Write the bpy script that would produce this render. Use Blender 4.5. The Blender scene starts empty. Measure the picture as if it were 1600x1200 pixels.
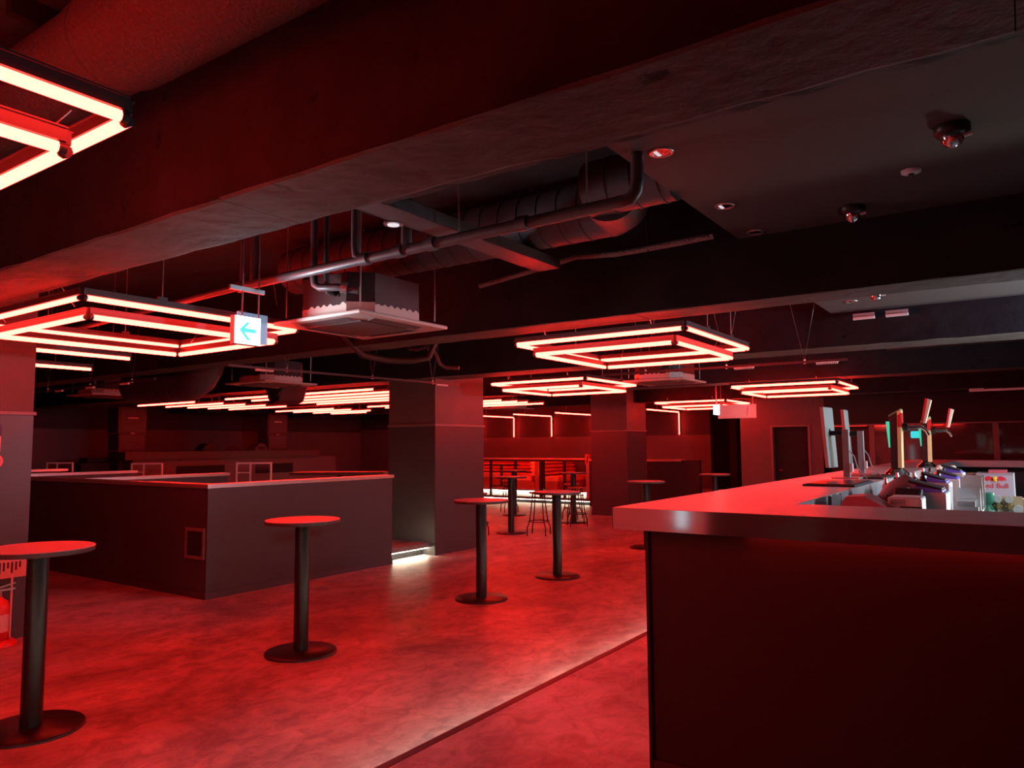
import bpy, bmesh, math, random
from mathutils import Vector, Matrix
random.seed(7)
SC = bpy.context.scene
COL = SC.collection

# ------------------------------------------------------------------ camera, world, exposure, large lamps
cam = bpy.data.cameras.new('camera'); cam.sensor_width = 36.0; cam.lens = 36.0 * 1155.99 / 1600.0
cam.clip_start = 0.05; cam.clip_end = 200
camo = bpy.data.objects.new('camera', cam); COL.objects.link(camo)
PITCH, ROLL, YAW = 0.08237, -0.007227, 0.604823
fw = Vector((-math.sin(YAW) * math.cos(PITCH), math.cos(YAW) * math.cos(PITCH), math.sin(PITCH)))
rt0 = Vector((math.cos(YAW), math.sin(YAW), 0)); up0 = rt0.cross(fw)
rt = math.cos(ROLL) * rt0 + math.sin(ROLL) * up0
up = -math.sin(ROLL) * rt0 + math.cos(ROLL) * up0
M = Matrix(((rt.x, up.x, -fw.x, 0), (rt.y, up.y, -fw.y, 0), (rt.z, up.z, -fw.z, 1.604), (0, 0, 0, 1)))
camo.matrix_world = M
SC.camera = camo

w = bpy.data.worlds.new('world'); SC.world = w; w.use_nodes = True
w.node_tree.nodes['Background'].inputs[0].default_value = (0.0, 0.0, 0.0, 1)
SC.view_settings.view_transform = 'Standard'; SC.view_settings.look = 'None'
SC.view_settings.gamma = 1.0; SC.view_settings.use_curve_mapping = False
SC.view_settings.exposure = -0.45
cy = SC.cycles
cy.max_bounces = 8; cy.diffuse_bounces = 4; cy.glossy_bounces = 4; cy.transmission_bounces = 6
cy.sample_clamp_indirect = 3.0; cy.caustics_reflective = False; cy.caustics_refractive = False
cy.use_denoising = True

RED = (1.0, 0.0180, 0.0125); RED_S = 78.0          # the red tubes
WARM = (1.0, 0.86, 0.58); WARM_S = 26.0          # white strips under the step nosings

def area(name, loc, target, size, power, color, shape='RECTANGLE', size_y=None, spread=180):
    l = bpy.data.lights.new(name, 'AREA'); l.energy = power; l.color = color; l.shape = shape
    l.size = size; l.size_y = size_y or size; l.spread = math.radians(spread)
    o = bpy.data.objects.new(name, l); COL.objects.link(o); o.location = loc
    o.rotation_euler = (Vector(target) - Vector(loc)).to_track_quat('-Z', 'Y').to_euler()
    return o
# white lamp high over the bar, out of view, and the working light low inside the bar
area('bar_ceiling_lamp', (2.0, 7.4, 2.3), (-7.0, 6.0, 0.9), 0.5, 165, (0.74, 0.82, 1.0), size_y=0.3)
area('bar_work_lamp', (1.1, 8.6, 0.95), (-0.4, 7.4, 3.0), 0.9, 60, (1.0, 0.97, 0.84), size_y=0.4)

# ------------------------------------------------------------------ materials
MATS = {}
def mat(name, base, rough=0.6, metal=0.0, noise=None, bump=0.0, nscale=6.0, spec=0.5, emit=None, es=0.0, alpha=None, trans=0.0, bscale=None, coat=0.0):
    m = bpy.data.materials.new(name); m.use_nodes = True; nt = m.node_tree; b = nt.nodes['Principled BSDF']
    b.inputs['Base Color'].default_value = (*base, 1); b.inputs['Roughness'].default_value = rough
    b.inputs['Metallic'].default_value = metal; b.inputs['Specular IOR Level'].default_value = spec
    b.inputs['Coat Weight'].default_value = coat
    if trans: b.inputs['Transmission Weight'].default_value = trans; b.inputs['IOR'].default_value = 1.45
    if emit: b.inputs['Emission Color'].default_value = (*emit, 1); b.inputs['Emission Strength'].default_value = es
    if noise or bump:
        tc = nt.nodes.new('ShaderNodeTexCoord'); n = nt.nodes.new('ShaderNodeTexNoise')
        n.inputs['Scale'].default_value = nscale; n.inputs['Detail'].default_value = 8; n.inputs['Roughness'].default_value = 0.62
        nt.links.new(tc.outputs['Object'], n.inputs['Vector'])
        if noise:
            r = nt.nodes.new('ShaderNodeValToRGB'); e = r.color_ramp.elements
            e[0].position = 0.34; e[0].color = (*noise, 1); e[1].position = 0.68; e[1].color = (*base, 1)
            nt.links.new(n.outputs['Fac'], r.inputs['Fac']); nt.links.new(r.outputs['Color'], b.inputs['Base Color'])
        if bump:
            n2 = nt.nodes.new('ShaderNodeTexNoise'); n2.inputs['Scale'].default_value = bscale or nscale * 4; n2.inputs['Detail'].default_value = 6
            nt.links.new(tc.outputs['Object'], n2.inputs['Vector'])
            bp = nt.nodes.new('ShaderNodeBump'); bp.inputs['Strength'].default_value = bump; bp.inputs['Distance'].default_value = 0.02
            nt.links.new(n2.outputs['Fac'], bp.inputs['Height']); nt.links.new(bp.outputs['Normal'], b.inputs['Normal'])
    MATS[name] = m; return m

def mat_emit(name, col, s):
    m = bpy.data.materials.new(name); m.use_nodes = True; nt = m.node_tree; nt.nodes.clear()
    e = nt.nodes.new('ShaderNodeEmission'); e.inputs[0].default_value = (*col, 1); e.inputs[1].default_value = s
    o = nt.nodes.new('ShaderNodeOutputMaterial'); nt.links.new(e.outputs[0], o.inputs[0]); return m

def mat_floor():
    m = bpy.data.materials.new('polished_concrete'); m.use_nodes = True; nt = m.node_tree; b = nt.nodes['Principled BSDF']
    N = nt.nodes.new; L = nt.links.new
    tc = N('ShaderNodeTexCoord')
    mp = N('ShaderNodeMapping'); mp.inputs['Scale'].default_value = (1.0, 0.7, 1); mp.inputs['Rotation'].default_value = (0, 0, 0.5)
    L(tc.outputs['Object'], mp.inputs['Vector'])
    n1 = N('ShaderNodeTexNoise'); n1.inputs['Scale'].default_value = 1.1; n1.inputs['Detail'].default_value = 10; n1.inputs['Roughness'].default_value = 0.68; n1.inputs['Distortion'].default_value = 0.6
    n2 = N('ShaderNodeTexNoise'); n2.inputs['Scale'].default_value = 7.0; n2.inputs['Detail'].default_value = 9; n2.inputs['Roughness'].default_value = 0.7; n2.inputs['Distortion'].default_value = 0.8
    L(mp.outputs[0], n1.inputs['Vector']); L(mp.outputs[0], n2.inputs['Vector'])
    r1 = N('ShaderNodeValToRGB'); r1.color_ramp.elements[0].position = 0.36; r1.color_ramp.elements[1].position = 0.66
    r1.color_ramp.elements[0].color = (0.21, 0.205, 0.23, 1); r1.color_ramp.elements[1].color = (0.56, 0.52, 0.52, 1)
    r2 = N('ShaderNodeValToRGB'); r2.color_ramp.elements[0].position = 0.38; r2.color_ramp.elements[1].position = 0.56
    r2.color_ramp.elements[0].color = (0.52, 0.52, 0.55, 1); r2.color_ramp.elements[1].color = (1, 1, 1, 1)
    L(n1.outputs['Fac'], r1.inputs['Fac']); L(n2.outputs['Fac'], r2.inputs['Fac'])
    mx = N('ShaderNodeMix'); mx.data_type = 'RGBA'; mx.blend_type = 'MULTIPLY'; mx.inputs[0].default_value = 0.85
    L(r1.outputs[0], mx.inputs[6]); L(r2.outputs[0], mx.inputs[7]); L(mx.outputs[2], b.inputs['Base Color'])
    rr = N('ShaderNodeMapRange'); rr.inputs['To Min'].default_value = 0.32; rr.inputs['To Max'].default_value = 0.52
    L(n2.outputs['Fac'], rr.inputs['Value']); L(rr.outputs[0], b.inputs['Roughness'])
    bp = N('ShaderNodeBump'); bp.inputs['Strength'].default_value = 0.12; bp.inputs['Distance'].default_value = 0.01
    L(n2.outputs['Fac'], bp.inputs['Height']); L(bp.outputs[0], b.inputs['Normal'])
    return m

def mat_concrete(name, c0, c1, rough=0.85, spec=0.12):
    m = bpy.data.materials.new(name); m.use_nodes = True; nt = m.node_tree; b = nt.nodes['Principled BSDF']
    N = nt.nodes.new; L = nt.links.new
    tc = N('ShaderNodeTexCoord')
    n1 = N('ShaderNodeTexNoise'); n1.inputs['Scale'].default_value = 2.2; n1.inputs['Detail'].default_value = 9; n1.inputs['Roughness'].default_value = 0.65
    v = N('ShaderNodeTexNoise'); v.inputs['Scale'].default_value = 9.0; v.inputs['Detail'].default_value = 5
    L(tc.outputs['Object'], n1.inputs['Vector']); L(tc.outputs['Object'], v.inputs['Vector'])
    r1 = N('ShaderNodeValToRGB'); r1.color_ramp.elements[0].position = 0.3; r1.color_ramp.elements[1].position = 0.7
    r1.color_ramp.elements[0].color = (*c0, 1); r1.color_ramp.elements[1].color = (*c1, 1)
    r2 = N('ShaderNodeValToRGB'); r2.color_ramp.elements[0].position = 0.27; r2.color_ramp.elements[1].position = 0.33
    r2.color_ramp.elements[0].color = (0.2, 0.2, 0.2, 1); r2.color_ramp.elements[1].color = (1, 1, 1, 1)
    L(n1.outputs['Fac'], r1.inputs['Fac']); L(v.outputs['Fac'], r2.inputs['Fac'])
    mx = N('ShaderNodeMix'); mx.data_type = 'RGBA'; mx.blend_type = 'MULTIPLY'; mx.inputs[0].default_value = 0.9
    L(r1.outputs[0], mx.inputs[6]); L(r2.outputs[0], mx.inputs[7]); L(mx.outputs[2], b.inputs['Base Color'])
    b.inputs['Roughness'].default_value = rough; b.inputs['Specular IOR Level'].default_value = spec
    bp = N('ShaderNodeBump'); bp.inputs['Strength'].default_value = 0.5; bp.inputs['Distance'].default_value = 0.02
    L(v.outputs['Fac'], bp.inputs['Height']); L(bp.outputs[0], b.inputs['Normal'])
    return m

def mat_brushed(name, base, rough, axis, metal=1.0):
    m = bpy.data.materials.new(name); m.use_nodes = True; nt = m.node_tree; b = nt.nodes['Principled BSDF']
    N = nt.nodes.new; L = nt.links.new
    tc = N('ShaderNodeTexCoord'); mp = N('ShaderNodeMapping'); s = [60, 60, 60]; s[axis] = 1.2
    mp.inputs['Scale'].default_value = s; L(tc.outputs['Object'], mp.inputs['Vector'])
    n = N('ShaderNodeTexNoise'); n.inputs['Scale'].default_value = 1.0; n.inputs['Detail'].default_value = 5
    L(mp.outputs[0], n.inputs['Vector'])
    r = N('ShaderNodeValToRGB'); r.color_ramp.elements[0].color = (*[c * 0.78 for c in base], 1); r.color_ramp.elements[1].color = (*base, 1)
    L(n.outputs['Fac'], r.inputs['Fac']); L(r.outputs[0], b.inputs['Base Color'])
    rr = N('ShaderNodeMapRange'); rr.inputs['To Min'].default_value = rough * 0.8; rr.inputs['To Max'].default_value = rough * 1.2
    L(n.outputs['Fac'], rr.inputs['Value']); L(rr.outputs[0], b.inputs['Roughness'])
    b.inputs['Metallic'].default_value = metal
    return m

m_floor = mat_floor()
m_beam = mat_concrete('painted_concrete', (0.010, 0.009, 0.011), (0.022, 0.02, 0.024))
m_soffit = mat_concrete('bare_concrete', (0.06, 0.057, 0.057), (0.10, 0.095, 0.092))
m_slab = mat('slab_black', (0.02, 0.018, 0.02), 0.9, bump=0.3, nscale=3)
m_ceil = mat('ceiling_panel_paint', (0.05, 0.046, 0.046), 0.85, bump=0.05, nscale=20)
m_upper = mat('wall_upper_paint', (0.04, 0.037, 0.04), 0.75, noise=(0.03, 0.028, 0.03), nscale=1.5, bump=0.05)
m_lower = mat('wall_lower_panel', (0.11, 0.10, 0.105), 0.55, noise=(0.09, 0.08, 0.088), nscale=0.8)
m_colpaint = mat('column_paint', (0.10, 0.095, 0.095), 0.7, noise=(0.08, 0.075, 0.075), nscale=1.5)
m_panel = mat('dark_laminate', (0.05, 0.049, 0.055), 0.42, noise=(0.045, 0.044, 0.05), nscale=2.0)
m_front = mat('bar_front_laminate', (0.02, 0.017, 0.018), 0.5)
m_trim = mat('trim_paint', (0.16, 0.14, 0.15), 0.45)
m_skirt = mat('skirting', (0.05, 0.045, 0.05), 0.45)
m_cap = mat('cap_metal', (0.92, 0.88, 0.84), 0.3, metal=0.9)
m_top = mat_brushed('counter_top', (0.50, 0.485, 0.485), 0.36, 1, metal=0.25)
m_edge = mat_brushed('counter_edge', (0.55, 0.52, 0.52), 0.07, 0, metal=0.95)
m_tabletop = mat('table_laminate', (0.42, 0.40, 0.40), 0.4, noise=(0.36, 0.34, 0.34), nscale=12)
m_tedge = mat('table_edge', (0.05, 0.045, 0.045), 0.45)
m_black = mat('black_metal', (0.02, 0.019, 0.02), 0.35, metal=0.3)
m_pole = mat('pole_metal', (0.018, 0.018, 0.017), 0.3, metal=0.4)
m_housing = mat('light_housing', (0.035, 0.033, 0.036), 0.45, metal=0.2)
m_wire = mat('steel_wire', (0.45, 0.42, 0.42), 0.35, metal=0.8)
m_red = mat_emit('red_tube', RED, RED_S)
m_warm = mat_emit('warm_strip', WARM, WARM_S)
m_duct = mat('spiral_duct', (0.07, 0.066, 0.08), 0.5, metal=0.3, bump=0.1, nscale=5)
m_ductblk = mat('duct_wrap', (0.045, 0.04, 0.042), 0.75, bump=0.5, nscale=18, bscale=60)
m_pipe = mat('pipe_paint', (0.07, 0.07, 0.078), 0.42)
m_hose = mat('foil_hose', (0.22, 0.2, 0.2), 0.4, metal=0.5, bump=0.8, nscale=14)
m_acblk = mat('ac_black', (0.014, 0.014, 0.016), 0.6)
m_acwhite = mat('ac_white', (0.55, 0.52, 0.47), 0.5)
m_acdark = mat('ac_grille', (0.09, 0.075, 0.075), 0.6)
m_white = mat('white_plastic', (0.7, 0.7, 0.7), 0.45)
m_grey = mat('grey_plastic', (0.32, 0.32, 0.33), 0.5)
m_steel = mat('stainless', (0.55, 0.56, 0.56), 0.3, metal=0.9)
m_chrome = mat('chrome', (0.75, 0.75, 0.75), 0.12, metal=1.0)
m_sofa = mat('sofa_vinyl', (0.85, 0.3, 0.2), 0.45, bump=0.05, nscale=8)
m_sofabase = mat('sofa_base', (0.42, 0.12, 0.09), 0.5)
m_wood = mat('stool_seat', (0.28, 0.12, 0.08), 0.5)
m_glass = mat('clear_glass', (0.9, 0.95, 0.95), 0.03, trans=1.0)
m_mirror = mat('smoked_mirror', (0.05, 0.045, 0.045), 0.06, metal=0.0, spec=0.8, coat=0.6)
m_sign = mat_emit('exit_sign_face', (0.85, 1.0, 1.0), 7.0)
m_signgreen = mat_emit('exit_sign_arrow', (0.16, 0.95, 0.9), 1.35)
m_signreflection = mat_emit('cyan_sign_reflection', (0.06, 0.75, 0.8), 1.3)
m_plateglow = mat('sign_plate', (0.35, 0.6, 0.75), 0.35, emit=(.22, .5, .8), es=.55)  # blue plate, its own glow standing in for light from the sign
m_redplast = mat('red_plastic', (0.6, 0.03, 0.03), 0.35)
m_paper = mat('paper', (0.55, 0.48, 0.48), 0.7)
m_ink = mat('ink', (0.03, 0.02, 0.03), 0.6)
m_door = mat('dark_opening', (0.004, 0.004, 0.005), 0.8)
m_brown = mat('brown_box', (0.22, 0.13, 0.08), 0.7, noise=(0.15, 0.09, 0.05), nscale=14)
m_card = mat('cardboard', (0.55, 0.45, 0.28), 0.8)
m_green = mat('cylinder_green', (0.05, 0.26, 0.17), 0.4)
m_brass = mat('brass', (0.6, 0.45, 0.2), 0.35, metal=0.8)
m_gold = mat('tower_gold', (0.85, 0.66, 0.32), 0.4)
m_towergreen = mat('tower_green', (0.12, 0.28, 0.14), 0.4)
m_greenlit = mat_emit('green_light', (0.06, 0.62, 0.36), 1.35)
m_greenled = mat_emit('green_led', (0.4, 1.0, 0.1), 1.2)
m_purple = mat('blue_slot', (0.16, 0.13, 0.8), 0.4)
m_cream = mat('cream', (0.8, 0.78, 0.6), 0.4)
m_acrylic = mat('red_film', (0.55, 0.12, 0.15), 0.25)
m_lamp = mat_emit('spot_lens', (1.0, 0.85, 0.9), 1.0)
m_rubber = mat('rubber', (0.015, 0.015, 0.016), 0.6)

# ------------------------------------------------------------------ mesh helper
class MB:
    def __init__(s): s.v = []; s.f = []; s.sm = []
    def add(s, vs, fs, smooth=False):
        k = len(s.v); s.v += [tuple(v) for v in vs]
        for f in fs: s.f.append(tuple(i + k for i in f)); s.sm.append(smooth)
        return s
    def box(s, x0, x1, y0, y1, z0, z1):
        x0, x1 = sorted((x0, x1)); y0, y1 = sorted((y0, y1)); z0, z1 = sorted((z0, z1))
        return s.add([(x0, y0, z0), (x1, y0, z0), (x1, y1, z0), (x0, y1, z0), (x0, y0, z1), (x1, y0, z1), (x1, y1, z1), (x0, y1, z1)],
                     [(0, 3, 2, 1), (4, 5, 6, 7), (0, 1, 5, 4), (1, 2, 6, 5), (2, 3, 7, 6), (3, 0, 4, 7)])
    def obox(s, c, ax, ay, az):        # oriented box: centre + three half vectors
        c, ax, ay, az = map(Vector, (c, ax, ay, az)); vs = []
        for k in (-1, 1):
            for a, b in ((-1, -1), (1, -1), (1, 1), (-1, 1)): vs.append(c + a * ax + b * ay + k * az)
        return s.add(vs, [(0, 3, 2, 1), (4, 5, 6, 7), (0, 1, 5, 4), (1, 2, 6, 5), (2, 3, 7, 6), (3, 0, 4, 7)])
    def tube(s, pts, r, n=10, caps=True):
        pts = [Vector(p) for p in pts]; rs = r if isinstance(r, (list, tuple)) else [r] * len(pts)
        rings = []; pu = None
        for i, p in enumerate(pts):
            d = (pts[min(i + 1, len(pts) - 1)] - pts[max(i - 1, 0)]).normalized()
            if pu is None:
                a = Vector((0, 0, 1)) if abs(d.z) < 0.9 else Vector((1, 0, 0)); u = (a - d * a.dot(d)).normalized()
            else:
                u = (pu - d * pu.dot(d)).normalized()
            pu = u; v = d.cross(u); rings.append([p + rs[i] * (math.cos(t) * u + math.sin(t) * v) for t in (2 * math.pi * j / n for j in range(n))])
        vs = [q for R in rings for q in R]; fs = []
        for i in range(len(pts) - 1):
            for j in range(n): fs.append((i * n + j, i * n + (j + 1) % n, (i + 1) * n + (j + 1) % n, (i + 1) * n + j))
        s.add(vs, fs, True)
        if caps:
            s.add(rings[0], [tuple(range(n))[::-1]]); s.add(rings[-1], [tuple(range(n))])
        return s
    def lathe(s, c, prof, n=32):       # prof = [(r, z)], closed to the axis at the ends if r = 0
        c = Vector(c); k = []; vs = []
        for r, z in prof:
            k.append(len(vs)); vs += [c + Vector((r * math.cos(2 * math.pi * j / n), r * math.sin(2 * math.pi * j / n), z)) for j in range(n)]
        fs = []
        for a, b in zip(k, k[1:]):
            for j in range(n): fs.append((a + j, a + (j + 1) % n, b + (j + 1) % n, b + j))
        s.add(vs, fs, True)
        for a, fl in ((k[0], True), (k[-1], False)):
            f = tuple(range(a, a + n)); s.add([vs[i] for i in f], [tuple(range(n))[::-1] if fl else tuple(range(n))])
        return s
    def prism(s, poly, axis, a, b):    # poly of 2D points extruded along an axis from a to b
        def P(u, v, w):
            return {0: (w, u, v), 1: (u, w, v), 2: (u, v, w)}[axis]
        n = len(poly); vs = [P(u, v, a) for u, v in poly] + [P(u, v, b) for u, v in poly]
        fs = [tuple(range(n))[::-1], tuple(range(n, 2 * n))] + [(i, (i + 1) % n, n + (i + 1) % n, n + i) for i in range(n)]
        return s.add(vs, fs)
    def build(s, name, m, parent=None, bevel=0.0, kind=None):
        me = bpy.data.meshes.new(name); me.from_pydata(s.v, [], s.f)
        me.polygons.foreach_set('use_smooth', s.sm); me.materials.append(m)
        bm = bmesh.new(); bm.from_mesh(me); bmesh.ops.recalc_face_normals(bm, faces=bm.faces); bm.to_mesh(me); bm.free(); me.update()
        o = bpy.data.objects.new(name, me); COL.objects.link(o)
        if parent is not None: o.parent = parent
        if bevel:
            b = o.modifiers.new('edge', 'BEVEL'); b.width = bevel; b.segments = 2; b.limit_method = 'ANGLE'; b.angle_limit = 0.7
        if kind: o['kind'] = kind
        return o

def tag(o, label, cat, group=None):
    o['label'] = label; o['category'] = cat
    if group: o['group'] = group
    return o
def thing(name, label, cat, loc=(0, 0, 0), rz=0.0, group=None):
    o = bpy.data.objects.new(name, None); COL.objects.link(o); o.location = loc; o.rotation_euler = (0, 0, rz); o.empty_display_size = 0.1
    return tag(o, label, cat, group)
def struct(name, mb, m, parent=None, bevel=0.0):
    return mb.build(name, m, parent, bevel, kind='structure')
def structure(name):
    o = bpy.data.objects.new(name, None); COL.objects.link(o); o['kind'] = 'structure'; return o
def dup(root, loc, rz, label, group=None):
    r = root.copy(); COL.objects.link(r); r.location = loc; r.rotation_euler = (0, 0, rz); r['label'] = label
    if group: r['group'] = group
    for ch in list(root.children):
        c = ch.copy(); COL.objects.link(c); c.parent = r
        for g in list(ch.children):
            d = g.copy(); COL.objects.link(d); d.parent = c
    return r
def arc(c, r, a0, a1, u, v, n=6):
    c, u, v = Vector(c), Vector(u), Vector(v)
    return [c + r * (math.cos(a) * u + math.sin(a) * v) for a in (a0 + (a1 - a0) * i / n for i in range(n + 1))]
def text(name, body, size, mtx, m, parent, extrude=0.0015, align='CENTER'):
    c = bpy.data.curves.new(name, 'FONT'); c.body = body; c.size = size; c.extrude = extrude; c.align_x = align; c.align_y = 'CENTER'
    c.materials.append(m); o = bpy.data.objects.new(name, c); COL.objects.link(o); o.parent = parent; o.matrix_local = mtx
    me = bpy.data.meshes.new_from_object(o.evaluated_get(bpy.context.evaluated_depsgraph_get())); me.name = name
    k = bpy.data.objects.new(name, me); COL.objects.link(k); k.parent = parent; k.matrix_local = mtx
    bpy.data.objects.remove(o); return k
def frame_mtx(o, x, y):                 # text plane: x and y directions
    x = Vector(x).normalized(); y = Vector(y).normalized(); z = x.cross(y)
    return Matrix(((x.x, y.x, z.x, o[0]), (x.y, y.y, z.y, o[1]), (x.z, y.z, z.z, o[2]), (0, 0, 0, 1)))

XL, XR, YN, YF = -20.5, 5.0, -5.0, 20.0       # room limits
ZS = 3.45                                     # slab underside
STEP = 0.18
# ------------------------------------------------------------------ floors
fl = struct('floor', MB().box(XL - .2, XR + .2, YN - .2, 24.2, -0.2, 0.0), m_floor)
bf = structure('floor_bar_platform')
struct('deck', MB().box(-2.43, XR, YN, 16.9, 0.13, STEP), m_floor, bf)
struct('riser', MB().box(-2.34, XR, YN, 16.9, 0.0, 0.13), m_skirt, bf)
struct('edge_nosing', MB().box(-2.452, -2.405, YN, 16.9, 0.115, STEP + 0.002), m_skirt, bf)
MB().box(-2.450, -2.41, YN + .1, 16.8, 0.1135, 0.1145).build('led_strip', mat_emit('step_strip', (1, .8, .62), 210.0), bf)
lf = structure('floor_lounge_platform')
struct('deck', MB().box(XL, -7.31, 4.75, 9.55, 0.12, STEP), m_floor, lf)
struct('riser', MB().box(XL, -7.42, 4.76, 9.5, 0.0, 0.12), m_beam, lf)
struct('edge_nosing', MB().box(-7.31, -7.295, 7.5, 8.4, 0.115, STEP + .001), m_trim, lf)
MB().box(-7.36, -7.32, 7.52, 8.38, 0.104, 0.118).build('led_strip', mat_emit('lounge_strip', WARM, 60.0), lf)
sf = structure('floor_sofa_platform')
struct('lower_step', MB().box(-16.0, -6.4, 17.3, YF, 0.11, STEP), m_skirt, sf)
struct('lower_riser', MB().box(-16.0, -6.4, 17.42, YF, 0.0, 0.11), m_beam, sf)
struct('upper_step', MB().box(-16.0, -6.4, 17.62, YF, 0.31, 0.36), m_floor, sf)
struct('upper_riser', MB().box(-16.0, -6.4, 17.74, YF, STEP, 0.31), m_white, sf)
MB().box(-15.9, -8.0, 17.33, 17.38, 0.095, 0.108).build('led_strip', m_warm, sf)
MB().box(-15.9, -8.0, 17.65, 17.70, 0.292, 0.308).build('led_strip', m_warm, sf)

# ------------------------------------------------------------------ walls and slab
struct('ceiling', MB().box(XL - .2, XR + .2, YN - .2, 24.2, ZS, ZS + .2), m_slab)
TONE = 1.9
def twotone(name, mk, zt=TONE, top=ZS, lower=m_lower, upper=m_upper):
    r = structure(name)
    struct('lower_panel', mk(0.0, zt), lower, r); struct('upper_wall', mk(zt, top), upper, r)
    return r
twotone('wall_left', lambda a, b: MB().box(XL - .15, XL, YN, 24, a, b), 2.1)
twotone('wall_right', lambda a, b: MB().box(XR, XR + .15, YN, 24, a, b))
twotone('wall_front', lambda a, b: MB().box(-4.0, XR, YN - .15, YN, a, b), lower=m_front)
twotone('wall_front_lounge', lambda a, b: MB().box(XL, -4.0, YN - .15, YN, a, b), lower=mat('wall_front_mirrored_pale', (.8, .75, .75), .6))  # unseen wall, made pale so its reflection in the counter edge is bright
lb = thing('lit_poster', 'white lit poster box on the wall behind, mirrored in the counter edge', 'sign', (-4.36, YN, .30))
MB().box(-.10, .10, 0, .05, 0, 1.2).build('poster_case', m_white, lb); MB().box(-.08, .08, .05, .055, .03, 1.17).build('lit_face', mat_emit('poster_face', (.75, .9, 1.0), 2.0), lb)
twotone('wall_back', lambda a, b: MB().box(-16.2, -7.163, YF, YF + .15, a, b), 1.85)
twotone('wall_back_stage', lambda a, b: MB().box(XL, -16.2, YF - .35, YF + .15, a, b), 2.2)
struct('wall_back_recess', MB().box(-7.313, -7.163, YF + .15, 21.6, 0, ZS).box(-7.313, -6.96, 21.6, 21.75, 0, ZS).box(-7.11, -6.96, 21.75, 23.2, 0, ZS), m_panel)
twotone('wall_back_passage', lambda a, b: MB().box(-7.11, -3.0, 23.2, 23.35, a, b), 1.85)
# wall with the dark doorway, then the smoked-mirror back bar
WY = 17.0
wd = structure('wall_doorway')
struct('upper_wall', MB().box(-5.38, -3.55, WY, WY + .2, 1.98, 2.62).box(-5.38, XR, WY - 0.02, WY + .2, 2.62, ZS), mat('wall_grey', (0.085, 0.08, 0.09), 0.6), wd)
struct('lower_panel', MB().box(-5.38, -4.68, WY, WY + .2, 0, 1.98).box(-3.88, -3.55, WY, WY + .2, 0, 1.98), m_lower, wd)
dr = structure('door_1')
struct('door_frame', MB().box(-4.70, -4.65, WY - .03, WY + .2, 0, 2.0).box(-3.90, -3.85, WY - .03, WY + .2, 0, 2.0).box(-4.65, -3.90, WY - .03, WY + .2, 1.965, 2.0), m_trim, dr)
struct('door_leaf', MB().box(-4.65, -3.90, WY + .14, WY + .19, 0, 1.965), m_door, dr)
struct('door_handle', MB().tube([(-4.58, WY + .13, 1.0), (-4.58, WY + .08, 1.0), (-4.48, WY + .08, 1.0)], 0.011), m_steel, dr)
bb = structure('wall_back_bar')
struct('header', MB().box(-3.55, XR, WY, WY + .2, 1.985, 2.62), m_slab, bb)
struct('header_trim', MB().box(-3.55, XR, WY - .03, WY, 1.965, 1.99), m_trim, bb)
struct('niche_back', MB().box(-3.55, -2.62, WY + .5, WY + .6, 0.2, 1.985).box(-3.6, -3.55, WY, WY + .6, 0.2, 1.985), m_front, bb)
for i, x in enumerate((-2.63, -0.46, 1.6)):
    struct('mullion', MB().box(x - .05, x + .05, WY - .03, WY + .1, 0.9, 1.97), m_trim, bb)
for x0, x1 in ((-2.58, -0.51), (-0.41, 1.55), (1.65, XR)):
    struct('mirror_pane', MB().box(x0, x1, WY + .01, WY + .04, 0.9, 1.965), m_mirror, bb)
struct('back_counter', MB().box(-3.55, XR, WY - .45, WY + .01, STEP, 0.9), m_front, bb)
MB().box(-3.44, -2.72, WY + .02, WY + .06, 1.945, 1.962).build('led_strip', mat_emit('niche_strip', (1, .03, .02), 1.2), bb)
MB().box(-1.5, -1.33, WY - .05, WY - .02, 1.93, 1.955).build('led_strip', bpy.data.materials['niche_strip'], bb)

# ------------------------------------------------------------------ beams
def beam(name, y0, y1, z0, x0=XL, x1=XR):
    r = structure(name)
    # cast in pours with thin recessed joints between them
    x = x0; pour = []
    while x < x1 - .01:
        e = min(x + 2.4 + 0.5 * random.random(), x1); pour.append((x, e)); x = e
    for a, b in pour:
        m = MB(); n = max(2, int((b - a) / 0.16)); ny = 3
        vs = []; fs = []
        for i in range(n + 1):       # slightly uneven arrises
            xx = a + .0015 + (b - a - .003) * i / n
            j0 = random.uniform(-.008, .008); j1 = random.uniform(-.008, .008); jz = random.uniform(-.003, .003)
            vs += [(xx, y0 + j0 * .6, z0 + abs(j0)), (xx, y0 + .02 + j0, z0 + jz * .5), (xx, y1 - .02 + j1, z0 + jz * .5), (xx, y1 + j1 * .6, z0 + abs(j1)), (xx, y1, ZS), (xx, y0, ZS)]
        for i in range(n):
            for k in range(6):
                fs.append((i * 6 + k, i * 6 + (k + 1) % 6, (i + 1) * 6 + (k + 1) % 6, (i + 1) * 6 + k))
        fs += [(0, 1, 2, 3, 4, 5), tuple(n * 6 + k for k in (5, 4, 3, 2, 1, 0))]
        m.add(vs, fs); po = struct('concrete_pour', m, m_beam, r); po.data.materials.append(m_soffit)
        for pg in po.data.polygons:
            if abs(pg.normal.z) > .9 and pg.center.z < z0 + .1: pg.material_index = 1
    struct('core', MB().box(x0, x1, y0 + .02, y1 - .02, z0 + .012, ZS), m_slab, r)
    return r
b1 = beam('beam_1', 1.725, 2.14, 2.6)
rg = MB(); n_ = 90; vs_ = []
for i in range(n_ + 1):
    xx = -2.15 + (XR + 2.15) * i / n_; a_ = random.uniform(-.008, .008)
    vs_ += [(xx, 2.152, 2.615), (xx, 2.21 + a_, 2.618 + abs(a_)), (xx, 2.20 + a_, 2.72), (xx, 2.152, 2.72)]
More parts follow.
